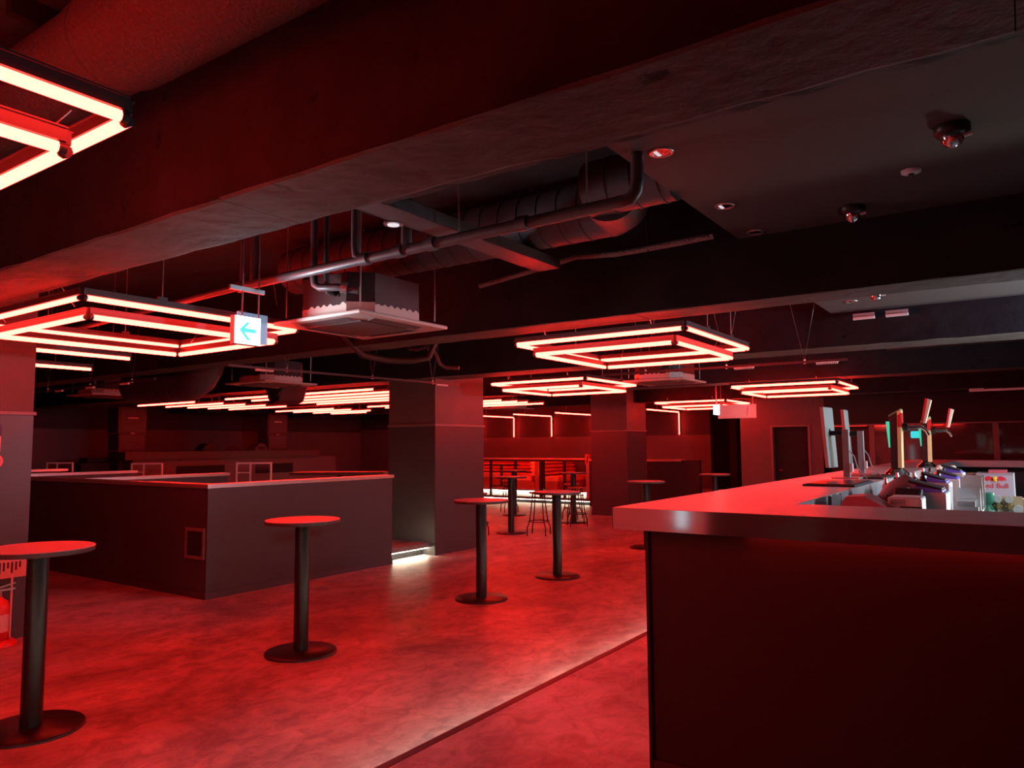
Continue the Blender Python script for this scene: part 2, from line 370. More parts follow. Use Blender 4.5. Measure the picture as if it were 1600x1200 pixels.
rg.add(vs_, [(i * 4 + k, i * 4 + (k + 1) % 4, i * 4 + 4 + (k + 1) % 4, i * 4 + 4 + k) for i in range(n_) for k in range(4)] + [(0, 1, 2, 3), tuple(n_ * 4 + k for k in (3, 2, 1, 0))])
struct('mortar_ridge', rg, mat_concrete('mortar', (.02, .018, .018), (.05, .045, .044)), b1)
beam('beam_2', 5.16, 5.52, 2.6)
beam('beam_3', 8.22, 8.74, 2.6)
beam('beam_4', 12.03, 12.5, 2.6)
beam('beam_5', 15.5, 15.9, 2.55)
for i, (y0, y1, z, t) in enumerate(((2.14, 5.16, 3.05, .06), (5.52, 8.22, 2.95, .06), (8.74, 12.03, 2.95, .06))):
    r = structure('ceiling_panel_%d' % (i + 1))
    struct('board', MB().box(-1.6, XR, y0, y1, z, z + t), m_ceil, r)
    struct('board_fascia', MB().box(-1.6, -1.57, y0, y1, z + t, ZS), m_ceil, r)

# ------------------------------------------------------------------ columns: painted above, laminate panels below, ledge between
def column(name, x0, x1, y0, y1):
    r = structure(name)
    struct('painted_shaft', MB().box(x0, x1, y0, y1, 1.9, ZS), m_colpaint, r)
    struct('core', MB().box(x0 + .02, x1 - .02, y0 + .02, y1 - .02, 0, 1.9), m_front, r)
    struct('panel', MB().box(x0, x1, y0 - .004, y0 + .012, .075, 1.893), m_panel, r)
    struct('panel', MB().box(x1 - .012, x1 + .004, y0 + .002, y1 - .002, .075, 1.893), m_panel, r)
    struct('panel', MB().box(x0, x1, y1 - .012, y1 + .004, .075, 1.893), m_panel, r)
    struct('ledge_trim', MB().box(x0 - .02, x1 + .02, y0 - .02, y1 + .02, 1.893, 1.925), m_trim, r, bevel=.004)
    struct('skirting', MB().box(x0 - .01, x1 + .012, y0 - .012, y1 + .012, 0, .075), m_skirt, r)
column('column_1', -8.15, -7.15, 1.75, 2.95)
column('column_2', -8.145, -7.2, 8.4, 9.59)
column('column_3', -8.243, -7.333, 15.12, 16.14)

# ------------------------------------------------------------------ half walls round the lounge
hw = structure('wall_lounge_front')
struct('panel', MB().box(-16.0, -7.2, 4.70, 4.82, .075, 1.16), m_panel, hw)
struct('skirting', MB().box(-16.0, -7.188, 4.688, 4.82, 0, .075), m_skirt, hw)
struct('cap', MB().box(-16.0, -7.185, 4.685, 4.86, 1.165, 1.208), m_cap, hw)
struct('vent_frame', MB().box(-7.58, -7.545, 4.682, 4.70, .41, .74).box(-7.265, -7.23, 4.682, 4.70, .41, .74).box(-7.545, -7.265, 4.682, 4.70, .41, .445).box(-7.545, -7.265, 4.682, 4.70, .705, .74), m_trim, hw)
g = MB()
for k in range(9): g.box(-7.545, -7.265, 4.688, 4.70, .452 + k * .028, .465 + k * .028)
struct('vent_slats', g, m_front, hw)
hs = structure('wall_lounge_side')
struct('panel', MB().box(-7.32, -7.2, 4.82, 7.5, .075, 1.16), m_panel, hs)
struct('skirting', MB().box(-7.32, -7.188, 4.82, 7.505, 0, .075), m_skirt, hs)
struct('cap', MB().box(-7.36, -7.185, 4.86, 7.52, 1.165, 1.208), m_cap, hs)
MB().box(-8.2, -7.34, 7.44, 7.47, .182, .21).build('led_strip', mat_emit('side_strip', WARM, 34.0), hs)
for i, x in enumerate((-10.28, -12.95, -15.5)):
    r = structure('wall_lounge_divider_%d' % (i + 1))
    struct('panel', MB().box(x - .06, x + .06, 4.86, 7.0, STEP, 1.16), m_panel, r)
    struct('cap', MB().box(x - .09, x + .09, 4.86, 7.02, 1.165, 1.208), m_cap, r)

# ------------------------------------------------------------------ bar
bar = thing('bar_counter', 'long black bar with a brushed metal counter standing on the raised floor', 'bar', (0, 0, 0))
H = 1.33; T = .092
MB().box(-1.497, XR - .02, 2.935, 3.50, H - T, H).box(-1.497, -.868, 3.50, 12.75, H - T, H).box(-1.497, XR - .02, 12.75, 13.35, H - T, H).build('countertop', m_top, bar)
MB().box(-1.50, XR - .02, 2.931, 2.935, H - T, H - .001).box(-1.501, -1.497, 2.931, 13.35, H - T, H - .001).build('edge_band', m_edge, bar)
MB().box(-1.38, XR - .02, 3.05, 3.09, STEP + .08, H - T).build('front_panel', m_front, bar)
MB().box(-1.38, -1.34, 3.09, 13.2, STEP + .08, H - T).build('side_panel', m_front, bar)
MB().box(-1.38, XR - .02, 13.16, 13.2, STEP + .08, H - T).build('far_panel', m_front, bar)
MB().box(-1.392, XR - .02, 3.038, 3.09, STEP, STEP + .08).box(-1.392, -1.34, 3.09, 13.2, STEP, STEP + .08).build('kickboard', m_skirt, bar)
MB().box(-1.395, -1.38, 3.035, 3.06, STEP, H - T).build('corner_trim', m_black, bar)
MB().box(-1.0, XR - .05, 3.40, 3.47, .7, H - T).box(-1.0, -.90, 3.47, 12.7, .55, H - T).build('inner_apron', m_front, bar)
MB().box(-.90, -.40, 3.6, 8.2, 1.06, 1.09).build('work_shelf', m_steel, bar)
MB().box(-.90, -.56, 8.21, 11.5, 1.06, 1.09).build('work_shelf', m_steel, bar)
MB().box(-.90, -.42, 3.6, 8.2, STEP, 1.06).build('under_cabinet', m_grey, bar)
MB().box(-.90, -.58, 8.21, 11.5, STEP, 1.06).build('under_cabinet', m_grey, bar)
MB().box(-.95, XR - .05, 3.0, 3.02, H - T - .006, H - T - .001).build('led_strip', mat_emit('bar_strip', RED, 14.0), bar)

# ------------------------------------------------------------------ standing tables
def make_table(loc, label):
    t = thing('standing_table', label, 'table', loc, 0, 'round standing tables')
    MB().lathe((0, 0, 0), [(.275, 0), (.275, .012), (.268, .02), (.06, .024)], 48).build('base_plate', m_black, t)
    MB().tube([(0, 0, .02), (0, 0, 1.0)], .057, 28).build('pole', m_pole, t)
    tp = MB().lathe((0, 0, 0), [(.288, 1.0), (.29, 1.003), (.29, 1.026)], 56).build('tabletop', m_tedge, t)
    MB().lathe((0, 0, 0), [(.29, 1.026), (.288, 1.030)], 56).build('laminate_surface', m_tabletop, tp)
    return t
tabs = [((-4.77, 2.03, 0), 'round standing table close to the fire extinguisher and pillar'),
        ((-4.74, 3.93, 0), 'round standing table in front of the black half wall'),
        ((-4.77, 6.31, 0), 'round standing table across from the lit step opening'),
        ((-4.785, 7.87, 0), 'round standing table beside the bar corner, fourth along the aisle'),
        ((-4.91, 10.77, 0), 'round standing table half hidden behind the bar counter, before the dark booth front'),
        ((-4.89, 13.83, 0), 'farthest round standing table of the aisle, near the far fire extinguisher'),
        ((-7.82, 11.25, STEP * 0), 'round standing table with a black stool on each side, past the square column'),
        ((-9.72, 14.12, 0), 'round standing table in front of the first red sofa booth'),
        ((-7.74, 13.40, 0), 'round standing table between two stools beside the far column')]
T0 = make_table(*tabs[0])
for l, lab in tabs[1:]: dup(T0, l, 0, lab)

# ------------------------------------------------------------------ stools
def make_stool(loc, rz, label):
    t = thing('bar_stool', label, 'stool', loc, rz, 'black bar stools')
    s = MB().lathe((0, 0, 0), [(.0, .735), (.165, .735), (.175, .745), (.17, .762), (.12, .765), (.0, .76)], 28); s.build('seat', m_wood, t)
    for a in range(4):
        th = math.pi / 4 + a * math.pi / 2; c, q = math.cos(th), math.sin(th)
        MB().tube([(.12 * c, .12 * q, .735), (.15 * c, .15 * q, .5), (.185 * c, .185 * q, .25), (.205 * c, .205 * q, .2), (.235 * c, .235 * q, .14), (.24 * c, .24 * q, 0)], .011, 8).build('leg', m_black, t)
    MB().tube([(.19 * math.cos(a * math.pi / 12), .19 * math.sin(a * math.pi / 12), .24) for a in range(25)], .009, 8, caps=False).build('footrest', m_black, t)
    MB().tube([(.14 * math.cos(a * math.pi / 12), .14 * math.sin(a * math.pi / 12), .60) for a in range(25)], .007, 6, caps=False).build('brace_ring', m_black, t)
    return t
st = [((-7.25, 11.30, 0), .3, 'black bar stool right of the stool table, behind the fourth aisle table'),
      ((-7.40, 12.95, 0), .7, 'black bar stool standing out in front of the far column base'),
      ((-8.15, 14.05, 0), .2, 'black bar stool behind the table beside the far column'),
      ((-8.05, 10.55, 0), .5, 'black bar stool seen under the third aisle table top'),
      ((-10.3, 14.75, 0), .9, 'black bar stool beside the first sofa booth table')]
S0 = make_stool(*st[0])
for l, a, lab in st[1:]: dup(S0, l, a, lab)

# ------------------------------------------------------------------ red LED tubes
TR = .017
def led(parent, p0, p1, side=None):
    """one light bar: housing (part) with its glowing tube and end caps (sub-parts)"""
    p0, p1 = Vector(p0), Vector(p1); d = (p1 - p0).normalized(); L = (p1 - p0).length; c = (p0 + p1) / 2
    if abs(d.z) > .9: up_, sd = Vector(side), d.cross(Vector(side))
    else: up_ = Vector((0, 0, 1)); sd = d.cross(up_)
    h = MB().obox(c + up_ * .036, d * (L / 2), sd * .011, up_ * .018).obox(c + up_ * .056, d * (L / 2), sd * .016, up_ * .0025).build('housing', m_housing, parent)
    MB().tube([p0 + d * .02, p1 - d * .02], TR, 8).build('led_tube', m_red, h)
    for q, k in ((p0, 1), (p1, -1)): MB().tube([q, q + k * d * .02], TR * 1.05, 8).build('end_cap', m_housing, h)
    return h
def loop(parent, x0, x1, y0, y1, z):
    for a, b in (((x0, y0), (x1, y0)), ((x1, y0), (x1, y1)), ((x1, y1), (x0, y1)), ((x0, y1), (x0, y0))):
        d = Vector((b[0] - a[0], b[1] - a[1])).normalized() * .008
        led(parent, (a[0] + d.x, a[1] + d.y, z), (b[0] - d.x, b[1] - d.y, z))
def pendant(cx, cy, label):
    t = thing('pendant_light', label, 'light', (cx, cy, 2.5), 0, 'double square red pendant lights')
    loop(t, -.8, .8, -.8, .8, 0); loop(t, -.665, .675, -.70, .70, -.09)
    for sx in (-1, 1):
        for sy in (-1, 1):
            MB().tube([(sx * .8, sy * .3, .058), (sx * .8, sy * .3, ZS - 2.5)], .003, 5).build('suspension_wire', m_wire, t)
            MB().tube([(sx * .5, sy * .70, -.01), (sx * .5, sy * .78, .10)], .003, 5).build('link_wire', m_wire, t)
            MB().box(sx * .8 - .012, sx * .8 + .012, sy * .3 - .03, sy * .3 + .03, .059, .08).build('mount_clip', m_housing, t)
    return t
P0 = pendant(-2.77, .22, 'double square red pendant light overhead beside the large wrapped duct')
for c, lab in (((-2.925, 6.24), 'double square red pendant light over the aisle past the second beam'),
               ((-5.375, 2.92), 'double square red pendant light behind the arrow exit sign'),
               ((-5.66, 9.58), 'double square red pendant light over the stools, second along the middle aisle'),
               ((-3.03, 12.45), 'double square red pendant light nearest the lit beer towers, over the bar counter'),
               ((-5.0, -2.9), 'unseen double square red pendant light added behind the viewpoint by the poster box'), ((-5.86, 15.9), 'farthest double square red pendant light, by the pink hanging sign')):  # rear pendant is added to redden the mirrored wall and the near floor
    dup(P0, (c[0], c[1], 2.5), 0, lab)
def strip(label, p0, p1, group, wires=True):
    t = thing('linear_light', label, 'light', (0, 0, 0), 0, group)
    led(t, p0, p1)
    if wires:
        for f in (.2, .8):
            q = Vector(p0).lerp(Vector(p1), f); zt = 2.6 if (8.2 < q.y < 8.76 or 12.0 < q.y < 12.52 or 5.14 < q.y < 5.54) else ZS
            MB().tube([(q.x, q.y, q.z + .058), (q.x, q.y, zt)], .003, 5).build('suspension_wire', m_wire, t)
    return t
ordn = ['first', 'second', 'third', 'fourth', 'fifth', 'sixth', 'seventh', 'eighth', 'ninth']
for i, y in enumerate((8.42 + .38, 9.0, 9.56, 10.1, 10.65, 12.62, 13.15, 13.7, 14.2)):
    pass
ya = (8.80, 9.15, 9.62, 10.12, 10.67, 12.60, 12.72, 13.30, 13.90)
yb = (8.92, 9.46, 10.02, 10.54)
for i, y in enumerate((8.47, 9.1, 9.62, 10.13, 10.68)):
    strip('%s short red light bar of the row above the stage, counting from the lounge front' % ordn[i], (-15.62, y, 2.5), (-13.46, y, 2.5), 'short red bars above the stage')
for i, y in enumerate((12.09, 12.64, 13.3, 13.92)):
    strip('%s short red light bar of the row beyond the fourth beam over the stage' % ordn[i], (-15.7, y, 2.5), (-13.5 if i < 3 else -14.28, y, 2.5), 'short red bars over the far stage side')
for i, y in enumerate((8.36, 8.94, 9.48, 10.03, 10.55)):
    strip('%s long red light bar between the third and fourth beams, behind the square column' % ordn[i], (-12.35, y, 2.5), (-8.42, y, 2.5), 'long red bars behind the square column')
for i, y in enumerate((12.03, 12.6, 12.98, 13.6)):
    strip('%s long red light bar beyond the fourth beam, behind the square column' % ordn[i], (-12.35, y, 2.5), (-8.55, y, 2.5), 'long red bars past the fourth beam')
strip('longer red light bar emerging behind the near pillar', (-7.37, 2.97, 2.5), (-7.40, 3.93, 2.5), 'red bars behind the near pillar')
strip('shorter red light bar emerging behind the near pillar', (-8.735, 2.2, 2.5), (-8.74, 4.2, 2.5), 'red bars behind the near pillar')
# bars that cross the ceiling and bend down the back wall above the sofas
for i, (x, lab) in enumerate(((-15.13, 'bent red light bar on the back wall beside the square column edge'), (-13.7, 'bent red light bar above the first sofa booth'),
             (-12.26, 'bent red light bar above the booth partition'), (-10.83, 'red light bar above the second sofa booth, its bend hidden by the far column'),
             (-8.03, 'bent red light bar on the back wall past the far column'))):
    t = thing('bent_light', lab, 'light', (0, 0, 0), 0, 'bent red bars on the back wall')
    led(t, (x, 17.75 if i != 4 else 17.7, 2.5), (x, YF - .09, 2.5))
    led(t, (x, YF - .09, 2.5), (x, YF - .09, 1.845), side=(0, 1, 0))
    MB().tube([(x, 18.4, 2.558), (x, 18.4, ZS)], .004, 5).build('suspension_wire', m_wire, t)

# ------------------------------------------------------------------ exit sign with arrow
ex = thing('exit_sign', 'glowing white exit sign with a green arrow hanging on two rods', 'sign', (-4.3, 3.07, 2.39))
MB().box(-.045, 0, -.105, .105, -.098, .098).build('sign_case', m_white, ex, bevel=.006)
MB().box(.0, .004, -.098, .1, -.092, .094).build('lit_face', m_sign, ex)
MB().prism([(-.066, .002), (-.012, .056), (.016, .056), (-.024, .016), (.062, .013), (.062, -.013), (-.026, -.014), (.022, -.066), (-.006, -.066)], 0, .0045, .007).build('arrow', m_signgreen, ex)
MB().box(-.21, -.20, .06, .31, -.05, .165).build('backing_plate', m_plateglow, ex)
MB().box(-.20, -.045, .06, .09, -.03, .03).build('plate_bracket', m_steel, ex)
for y in (-.03, .10): MB().tube([(-.02, y, .098), (-.02, y, ZS - 2.39)], .006, 8).build('hanging_rod', m_steel, ex)
MB().box(-.03, -.01, -.13, .14, .27, .30).build('cross_channel', m_steel, ex)
area('exit_sign_glow', (-4.285, 3.07, 2.39), (-3, 3.07, 2.39), .19, 16, (.72, .9, 1.0))

# ------------------------------------------------------------------ air conditioning cassettes
def cassette(cx, cy, label):
    t = thing('air_conditioner', label, 'air conditioner', (cx, cy, 2.5), 0, 'ceiling cassettes')
    oc = lambda q, k: [(-q + k, -q), (q - k, -q), (q, -q + k), (q, q - k), (q - k, q), (-q + k, q), (-q, q - k), (-q, -q + k)]
    MB().prism(oc(.37, .14), 2, .115, .33).build('body', m_acblk, t)
    for s_ in (0, 1):
        xs = [-.23 + .46 * i / 14 for i in range(15)]; lo = [.10 + .035 * random.random() * (i % 2) for i in range(15)]
        pts = list(zip(xs, lo)) + [(.23, .14), (-.23, .14)]
        m_ = MB().prism(pts, s_, .370 if s_ == 0 else -.373, .373 if s_ == 0 else -.370); m_.build('paint_drips', m_acblk, t)
    MB().prism(oc(.372, .14), 2, .025, .118).build('unpainted_band', m_acwhite, t)
    MB().prism([(-.455, -.465), (.465, -.465), (.465, .465), (-.455, .465)], 2, 0, .028).build('panel', m_acwhite, t, bevel=.012)
    MB().box(-.27, .27, -.27, .27, -.012, 0).build('grille', m_acdark, t)
    for k in range(4):
        a = k * math.pi / 2; c, s = math.cos(a), math.sin(a)
        MB().obox((.36 * c, .36 * s, -.003), (.04 * c, .04 * s, .008), (-.25 * s, .25 * c, 0), (0, 0, .003)).build('louver', m_acdark, t)
    for sx in (-1, 1):
        for sy in (-1, 1):
            MB().tube([(sx * .39, sy * .39, .06), (sx * .39, sy * .39, ZS - 2.5)], .006, 6).build('hanging_rod', m_steel, t)
    MB().box(.1, .16, -.38, -.36, .16, .2).tube([(.13, -.37, .18), (.13, -.45, .18), (.13, -.47, .3), (.13, -.47, .8)], .02, 8).build('drain_pipe', m_rubber, t)
    return t
A0 = cassette(-4.10, 3.93, 'black ceiling cassette with a drippy white band, beside the arrow exit sign')
dup(A0, (-9.0, 6.85, 2.5), 0, 'ceiling cassette beyond the spiral duct elbow')
dup(A0, (-4.32, 10.2, 2.5), 0, 'ceiling cassette between the second and third aisle pendants')
dup(A0, (-13.2, 6.6, 2.5), 0, 'ceiling cassette over the lounge, beyond the lamp rail')
dup(A0, (-10.6, 15.2, 2.5), 0, 'ceiling cassette in front of the bent wall lights')

# ------------------------------------------------------------------ ducts and pipes
d = thing('wrapped_duct', 'large round black wrapped duct overhead in front of the first beam', 'duct')
MB().tube([(-6, 1.42, 3.2), (-2.9, 1.42, 3.2)], .178, 40).build('narrow_run', m_ductblk, d)
MB().tube([(-2.9, 1.42, 3.2), (-2.8, 1.42, 3.2), (3.5, 1.42, 3.2)], [.18, .203, .203], 40).build('wide_run', m_ductblk, d)
MB().tube([(-2.95, 1.42, 3.2), (-2.88, 1.42, 3.2)], .186, 40).build('collar', m_ductblk, d)
MB().box(-3.32, -3.27, 1.2, 1.64, 3.36, ZS).build('hanger_strap', m_black, d)
d = thing('spiral_duct', 'grey spiral duct running behind the drain pipe between the first two beams', 'duct')
def spiral(parent, p0, p1, r, n=36, step=.16):
    p0, p1 = Vector(p0), Vector(p1); dd = (p1 - p0).normalized(); L = (p1 - p0).length
    MB().tube([p0, p1], r, n).build('duct_run', m_duct, parent)
    k = MB(); s = step
    while s < L:
        k.tube([p0 + dd * s, p0 + dd * (s + .012)], r + .006, n); s += step
    k.build('seam_ribs', m_duct, parent)
spiral(d, (-5.4, 4.35, 3.19), (-2.15, 4.35, 3.19), .2)
spiral(d, (-2.15, 4.0, 3.19), (-1.6, 4.0, 3.19), .17)
MB().tube([(-2.2, 4.35, 3.19), (-2.12, 4.3, 3.19), (-2.05, 4.05, 3.19)], .205, 36).build('elbow', m_duct, d)
d = thing('spiral_duct', 'dark spiral duct with an elbow under the second beam, behind the red pendant', 'duct')
spiral(d, (-11.0, 5.95, 2.52), (-9.75, 5.95, 2.48), .23)
MB().tube([(-9.75, 5.95, 2.48), (-9.55, 5.95, 2.49), (-9.38, 5.95, 2.56), (-9.24, 5.95, 2.70), (-9.16, 5.95, 2.9), (-9.13, 5.95, 3.4)], .225, 36).build('elbow', m_duct, d)
MB().tube([(-11.06, 5.95, 2.522), (-11.0, 5.95, 2.52)], .245, 36).build('end_collar', m_black, d)
d = thing('drain_pipe', 'long grey drain pipe with branches under the ceiling before the spiral duct', 'pipe')
MB().tube([(-4.75, 3.30, 2.785), (-1.62, 3.31, 2.82), (-1.56, 3.31, 2.825), (-1.53, 3.31, 2.86), (-1.52, 3.31, 2.92), (-1.52, 3.31, ZS)], .033, 20).build('main_run', m_pipe, d)
MB().tube([(-8.5, 3.42, 2.72), (-4.75, 3.30, 2.785)], .024, 16).build('thin_run', m_pipe, d)
for x in (-4.7, -3.42, -3.12, -2.86, -2.2): MB().tube([(x - .035, 3.30, 2.785 + (x + 4.75) * .0112), (x + .035, 3.30, 2.785 + (x + 4.75) * .0112)], .042, 20).build('coupling', m_pipe, d)
MB().tube([(-3.38, 3.30, 2.80), (-3.45, 3.30, 2.80), (-3.5, 3.30, 2.83), (-3.51, 3.30, 2.9), (-3.51, 3.30, ZS)], .027, 14).build('branch', m_pipe, d)
MB().tube([(-3.06, 3.30, 2.80), (-3.06, 3.30, ZS)], .034, 14).build('branch', m_pipe, d)
MB().tube([(-4.56, 3.30, 2.80), (-4.56, 3.30, 3.3)], .03, 14).build('branch', m_pipe, d)
for x in (-4.72, -2.65, -1.8): MB().tube([(x, 3.30, 2.82), (x, 3.30, ZS)], .006, 6).build('hanging_rod', m_steel, d)
d = thing('condensate_pipe', 'bent black pipe dropping from the ceiling into the cassette side', 'pipe')
MB().tube([(-4.05, 3.42, ZS), (-4.05, 3.42, 2.80), (-4.04, 3.42, 2.735), (-4.0, 3.43, 2.71), (-3.85, 3.46, 2.70), (-3.75, 3.56, 2.68)], .026, 14).build('pipe_run', m_pipe, d)
MB().tube([(-3.83, 3.47, 2.70), (-3.80, 3.5, 2.695)], .042, 16).build('fitting', m_steel, d)
d = thing('metal_channel', 'black metal channel crossing over the drain pipe toward the second beam', 'ceiling support')
MB().box(-2.95, -2.76, 2.2, 4.62, 2.90, 2.915).build('web', m_pipe, d)
MB().box(-2.955, -2.943, 2.2, 4.62, 2.90, 2.97).box(-2.767, -2.755, 2.2, 4.62, 2.90, 2.97).build('flange', m_pipe, d)
MB().box(-2.86, -2.84, 2.5, 2.52, 2.97, ZS).box(-2.86, -2.84, 4.4, 4.42, 2.97, ZS).build('strut', m_pipe, d)
d = thing('flexible_hose', 'wrinkled grey foil hose sagging along the second beam by the ceiling panel', 'hose')
pts = [(-3.6, 4.75, 2.90), (-3.3, 4.8, 2.95), (-3.0, 4.85, 3.0), (-2.72, 4.8, 3.02), (-2.55, 4.75, 2.99), (-2.35, 4.72, 2.965), (-2.15, 4.72, 2.965), (-1.9, 4.75, 2.98), (-1.66, 4.8, 3.0)]
MB().tube(pts, [.02 + .004 * random.random() for _ in pts], 12).build('hose_run', m_hose, d)
MB().tube([(-2.1, 4.72, 2.94), (-2.1, 4.72, ZS)], .008, 6).build('strap', m_black, d)
d = thing('insulated_hose', 'black insulated hose looping under the second beam near the exit sign', 'hose')
MB().tube([(-5.5, 5.0, 2.9), (-5.52, 5.05, 2.7), (-5.52, 5.3, 2.53), (-5.45, 5.6, 2.5), (-5.3, 5.8, 2.5), (-5.15, 5.9, 2.53), (-5.1, 5.95, 2.7), (-5.1, 6.0, 3.1)], .035, 14).build('hose_run', m_rubber, d)
d = thing('insulated_hose', 'black S-shaped hose dropping behind the cassette from the drain pipe', 'hose')
MB().tube([(-4.9, 3.9, 2.98), (-4.8, 3.9, 3.0), (-4.72, 3.9, 2.97), (-4.7, 3.9, 2.88), (-4.68, 3.9, 2.75), (-4.62, 3.92, 2.68), (-4.52, 3.93, 2.66)], .03, 14).build('hose_run', m_rubber, d)
d = thing('insulated_hose', 'grey hose curving down to the lamp rail before the square column', 'hose')
MB().tube([(-5.95, 6.4, ZS), (-5.93, 6.4, 2.85), (-5.88, 6.4, 2.74), (-5.75, 6.4, 2.72), (-5.62, 6.4, 2.74), (-5.55, 6.42, 2.72), (-5.5, 6.45, 2.62), (-5.5, 6.5, 2.54), (-5.45, 6.55, 2.5), (-5.3, 6.6, 2.49)], .022, 12).build('hose_run', m_pipe, d)

# lamp rails on V wires, with ribbed drivers
def rail(p0, p1, label, teeth):
    t = thing('lamp_rail', label, 'rail', (0, 0, 0), 0, 'lamp rails')
    p0, p1 = Vector(p0), Vector(p1); dd = (p1 - p0).normalized(); sd = dd.cross(Vector((0, 0, 1)))
    MB().obox((p0 + p1) / 2, dd * (p1 - p0).length / 2, sd * .012, (0, 0, .012)).build('rail_bar', m_housing, t)
    for f in (.2, .55, .85):
        q = p0.lerp(p1, f)
        MB().tube([q + dd * -.2 + Vector((0, 0, ZS - q.z)), q + Vector((0, 0, .012)), q + dd * .2 + Vector((0, 0, ZS - q.z))], .003, 5).build('suspension_wire', m_wire, t)
        MB().tube([q - Vector((0, 0, .02)), q + Vector((0, 0, .03))], .012, 8).build('wire_grip', m_steel, t)
    for f in teeth:
        q = p0.lerp(p1, f); k = MB().obox(q - Vector((0, 0, .017)), dd * .11, sd * .014, (0, 0, .004))
        for j in range(12): k.obox(q + dd * (-.1 + j * .018) - Vector((0, 0, .028)), dd * .004, sd * .012, (0, 0, .008))
        k.build('ribbed_driver', m_white, t)
rail((-6.75, 4.6, 2.45), (-6.5, 8.1, 2.45), 'thin lamp rail running toward the square column', (.12, .9))
rail((-12.4, 5.0, 2.44), (-8.75, 4.95, 2.45), 'thin lamp rail over the lounge front beside the spiral duct', (.3, .55, .8))
rail((-4.2, 8.05, 2.45), (-1.45, 8.1, 2.45), 'thin lamp rail in front of the third beam, above the bar counter', (.62, .93))
for x, lab in ((-1.28, 'short white driver strip at the corner of the second ceiling panel'), (-.98, 'short white driver strip along the second ceiling panel edge')):
    t = thing('driver_strip', lab, 'light', (x, 8.12, 2.86)); MB().box(-.1, .1, -.02, .02, -.012, .012).build('strip_body', m_white, t, bevel=.003); MB().box(-.1, .1, -.004, .004, .012, .05).build('mount_tab', m_grey, t)
t = thing('wall_lamp', 'pale tube lamp over the smoked mirror of the back bar', 'lamp', (.0, 13.9, 2.42))
MB().tube([(-.62, 0, 0), (1.2, 0, 0)], .02, 10).build('lamp_tube', m_white, t); MB().box(-.7, -.5, -.03, .03, -.02, .03).build('lamp_holder', m_steel, t); MB().tube([(.3, 0, .02), (.3, 0, 1.0)], .006, 6).build('hanging_rod', m_steel, t)

# projector-like black box under the beam over the lounge
t = thing('projector', 'black projector hanging over the lounge in front of the red light bars', 'projector', (-9.8, 7.75, 2.45))
MB().prism([(-.24, .16), (.24, .16), (.13, -.12), (-.03, -.17), (-.13, -.10)], 1, -.25, .25).build('projector_body', m_acblk, t, bevel=.02)
MB().tube([(.12, -.25, 0), (.12, -.29, 0)], .06, 20).build('lens', m_black, t)
MB().tube([(0, 0, .16), (0, 0, ZS - 2.47)], .02, 10).build('hanging_pole', m_black, t)

# ------------------------------------------------------------------ ceiling panel fittings
def downlight(x, y, z, label, lit):
    t = thing('downlight', label, 'light', (x, y, z), 0, 'recessed downlights')
    MB().lathe((0, 0, 0), [(.062, 0), (.06, -.006), (.048, -.007), (.044, -.002)], 32).build('ring', m_steel, t)
    MB().lathe((0, 0, 0), [(.0, -.0035), (.043, -.003)], 24).build('reflector', m_chrome, t)
    if lit: MB().box(-.03, -.012, -.03, .03, -.006, -.0035).build('lens_bar', m_lamp, t)
downlight(-1.414, 3.366, 3.05, 'recessed downlight nearest the duct opening corner of the ceiling panel', True)
downlight(-1.435, 4.373, 3.05, 'recessed downlight halfway along the ceiling panel edge', True)
downlight(-1.45, 5.05, 3.05, 'recessed downlight by the second beam', False)
downlight(-1.30, 7.6, 2.95, 'recessed downlight in the second ceiling panel above the driver strip', False)
t = thing('smoke_detector', 'flat white ceiling detector disc between the dome cameras', 'detector', (-.427, 4.38, 3.05))
MB().lathe((0, 0, 0), [(.05, 0), (.048, -.012), (.018, -.02)], 28).build('cover', m_white, t); MB().lathe((0, 0, -.02), [(.016, 0), (.012, -.008)], 16).build('sensor', m_black, t)
def dome(x, y, z, label):
    t = thing('dome_camera', label, 'camera', (x, y, z), 0, 'ceiling dome cameras')
    MB().lathe((0, 0, 0), [(.075, 0), (.075, -.03), (.06, -.045), (.045, -.05)], 32).build('mount', m_black, t)
    MB().lathe((0, 0, -.045), [(.05, 0), (.047, -.02), (.034, -.042), (.012, -.052)], 28).build('dome', m_chrome, t)
    MB().tube([(.04, 0, -.05), (.075, .0, -.045)], .012, 10).build('lens_arm', m_white, t)
dome(-.202, 3.866, 3.05, 'black ceiling dome camera nearer the first beam')
dome(-.803, 4.861, 3.05, 'black ceiling dome camera close to the second beam')
dome(-1.02, 7.15, 2.95, 'small dome camera on the second ceiling panel')
t = thing('spotlight', 'small lit spotlight hanging under the spiral duct by the black channel', 'light', (-2.98, 3.1, 2.90))
MB().tube([(0, 0, 0), (0, 0, .09)], .05, 24).build('lamp_body', m_black, t); MB().lathe((0, 0, -.006), [(.036, 0), (.034, -.003)], 20).build('lens', mat_emit('white_lens', (1, .9, .95), 1.2), t)
MB().lathe((0, 0, 0), [(.058, -.004), (.058, .006)], 24).build('rim', m_steel, t); MB().tube([(0, 0, .09), (0, 0, .55)], .008, 6).build('stem', m_black, t)

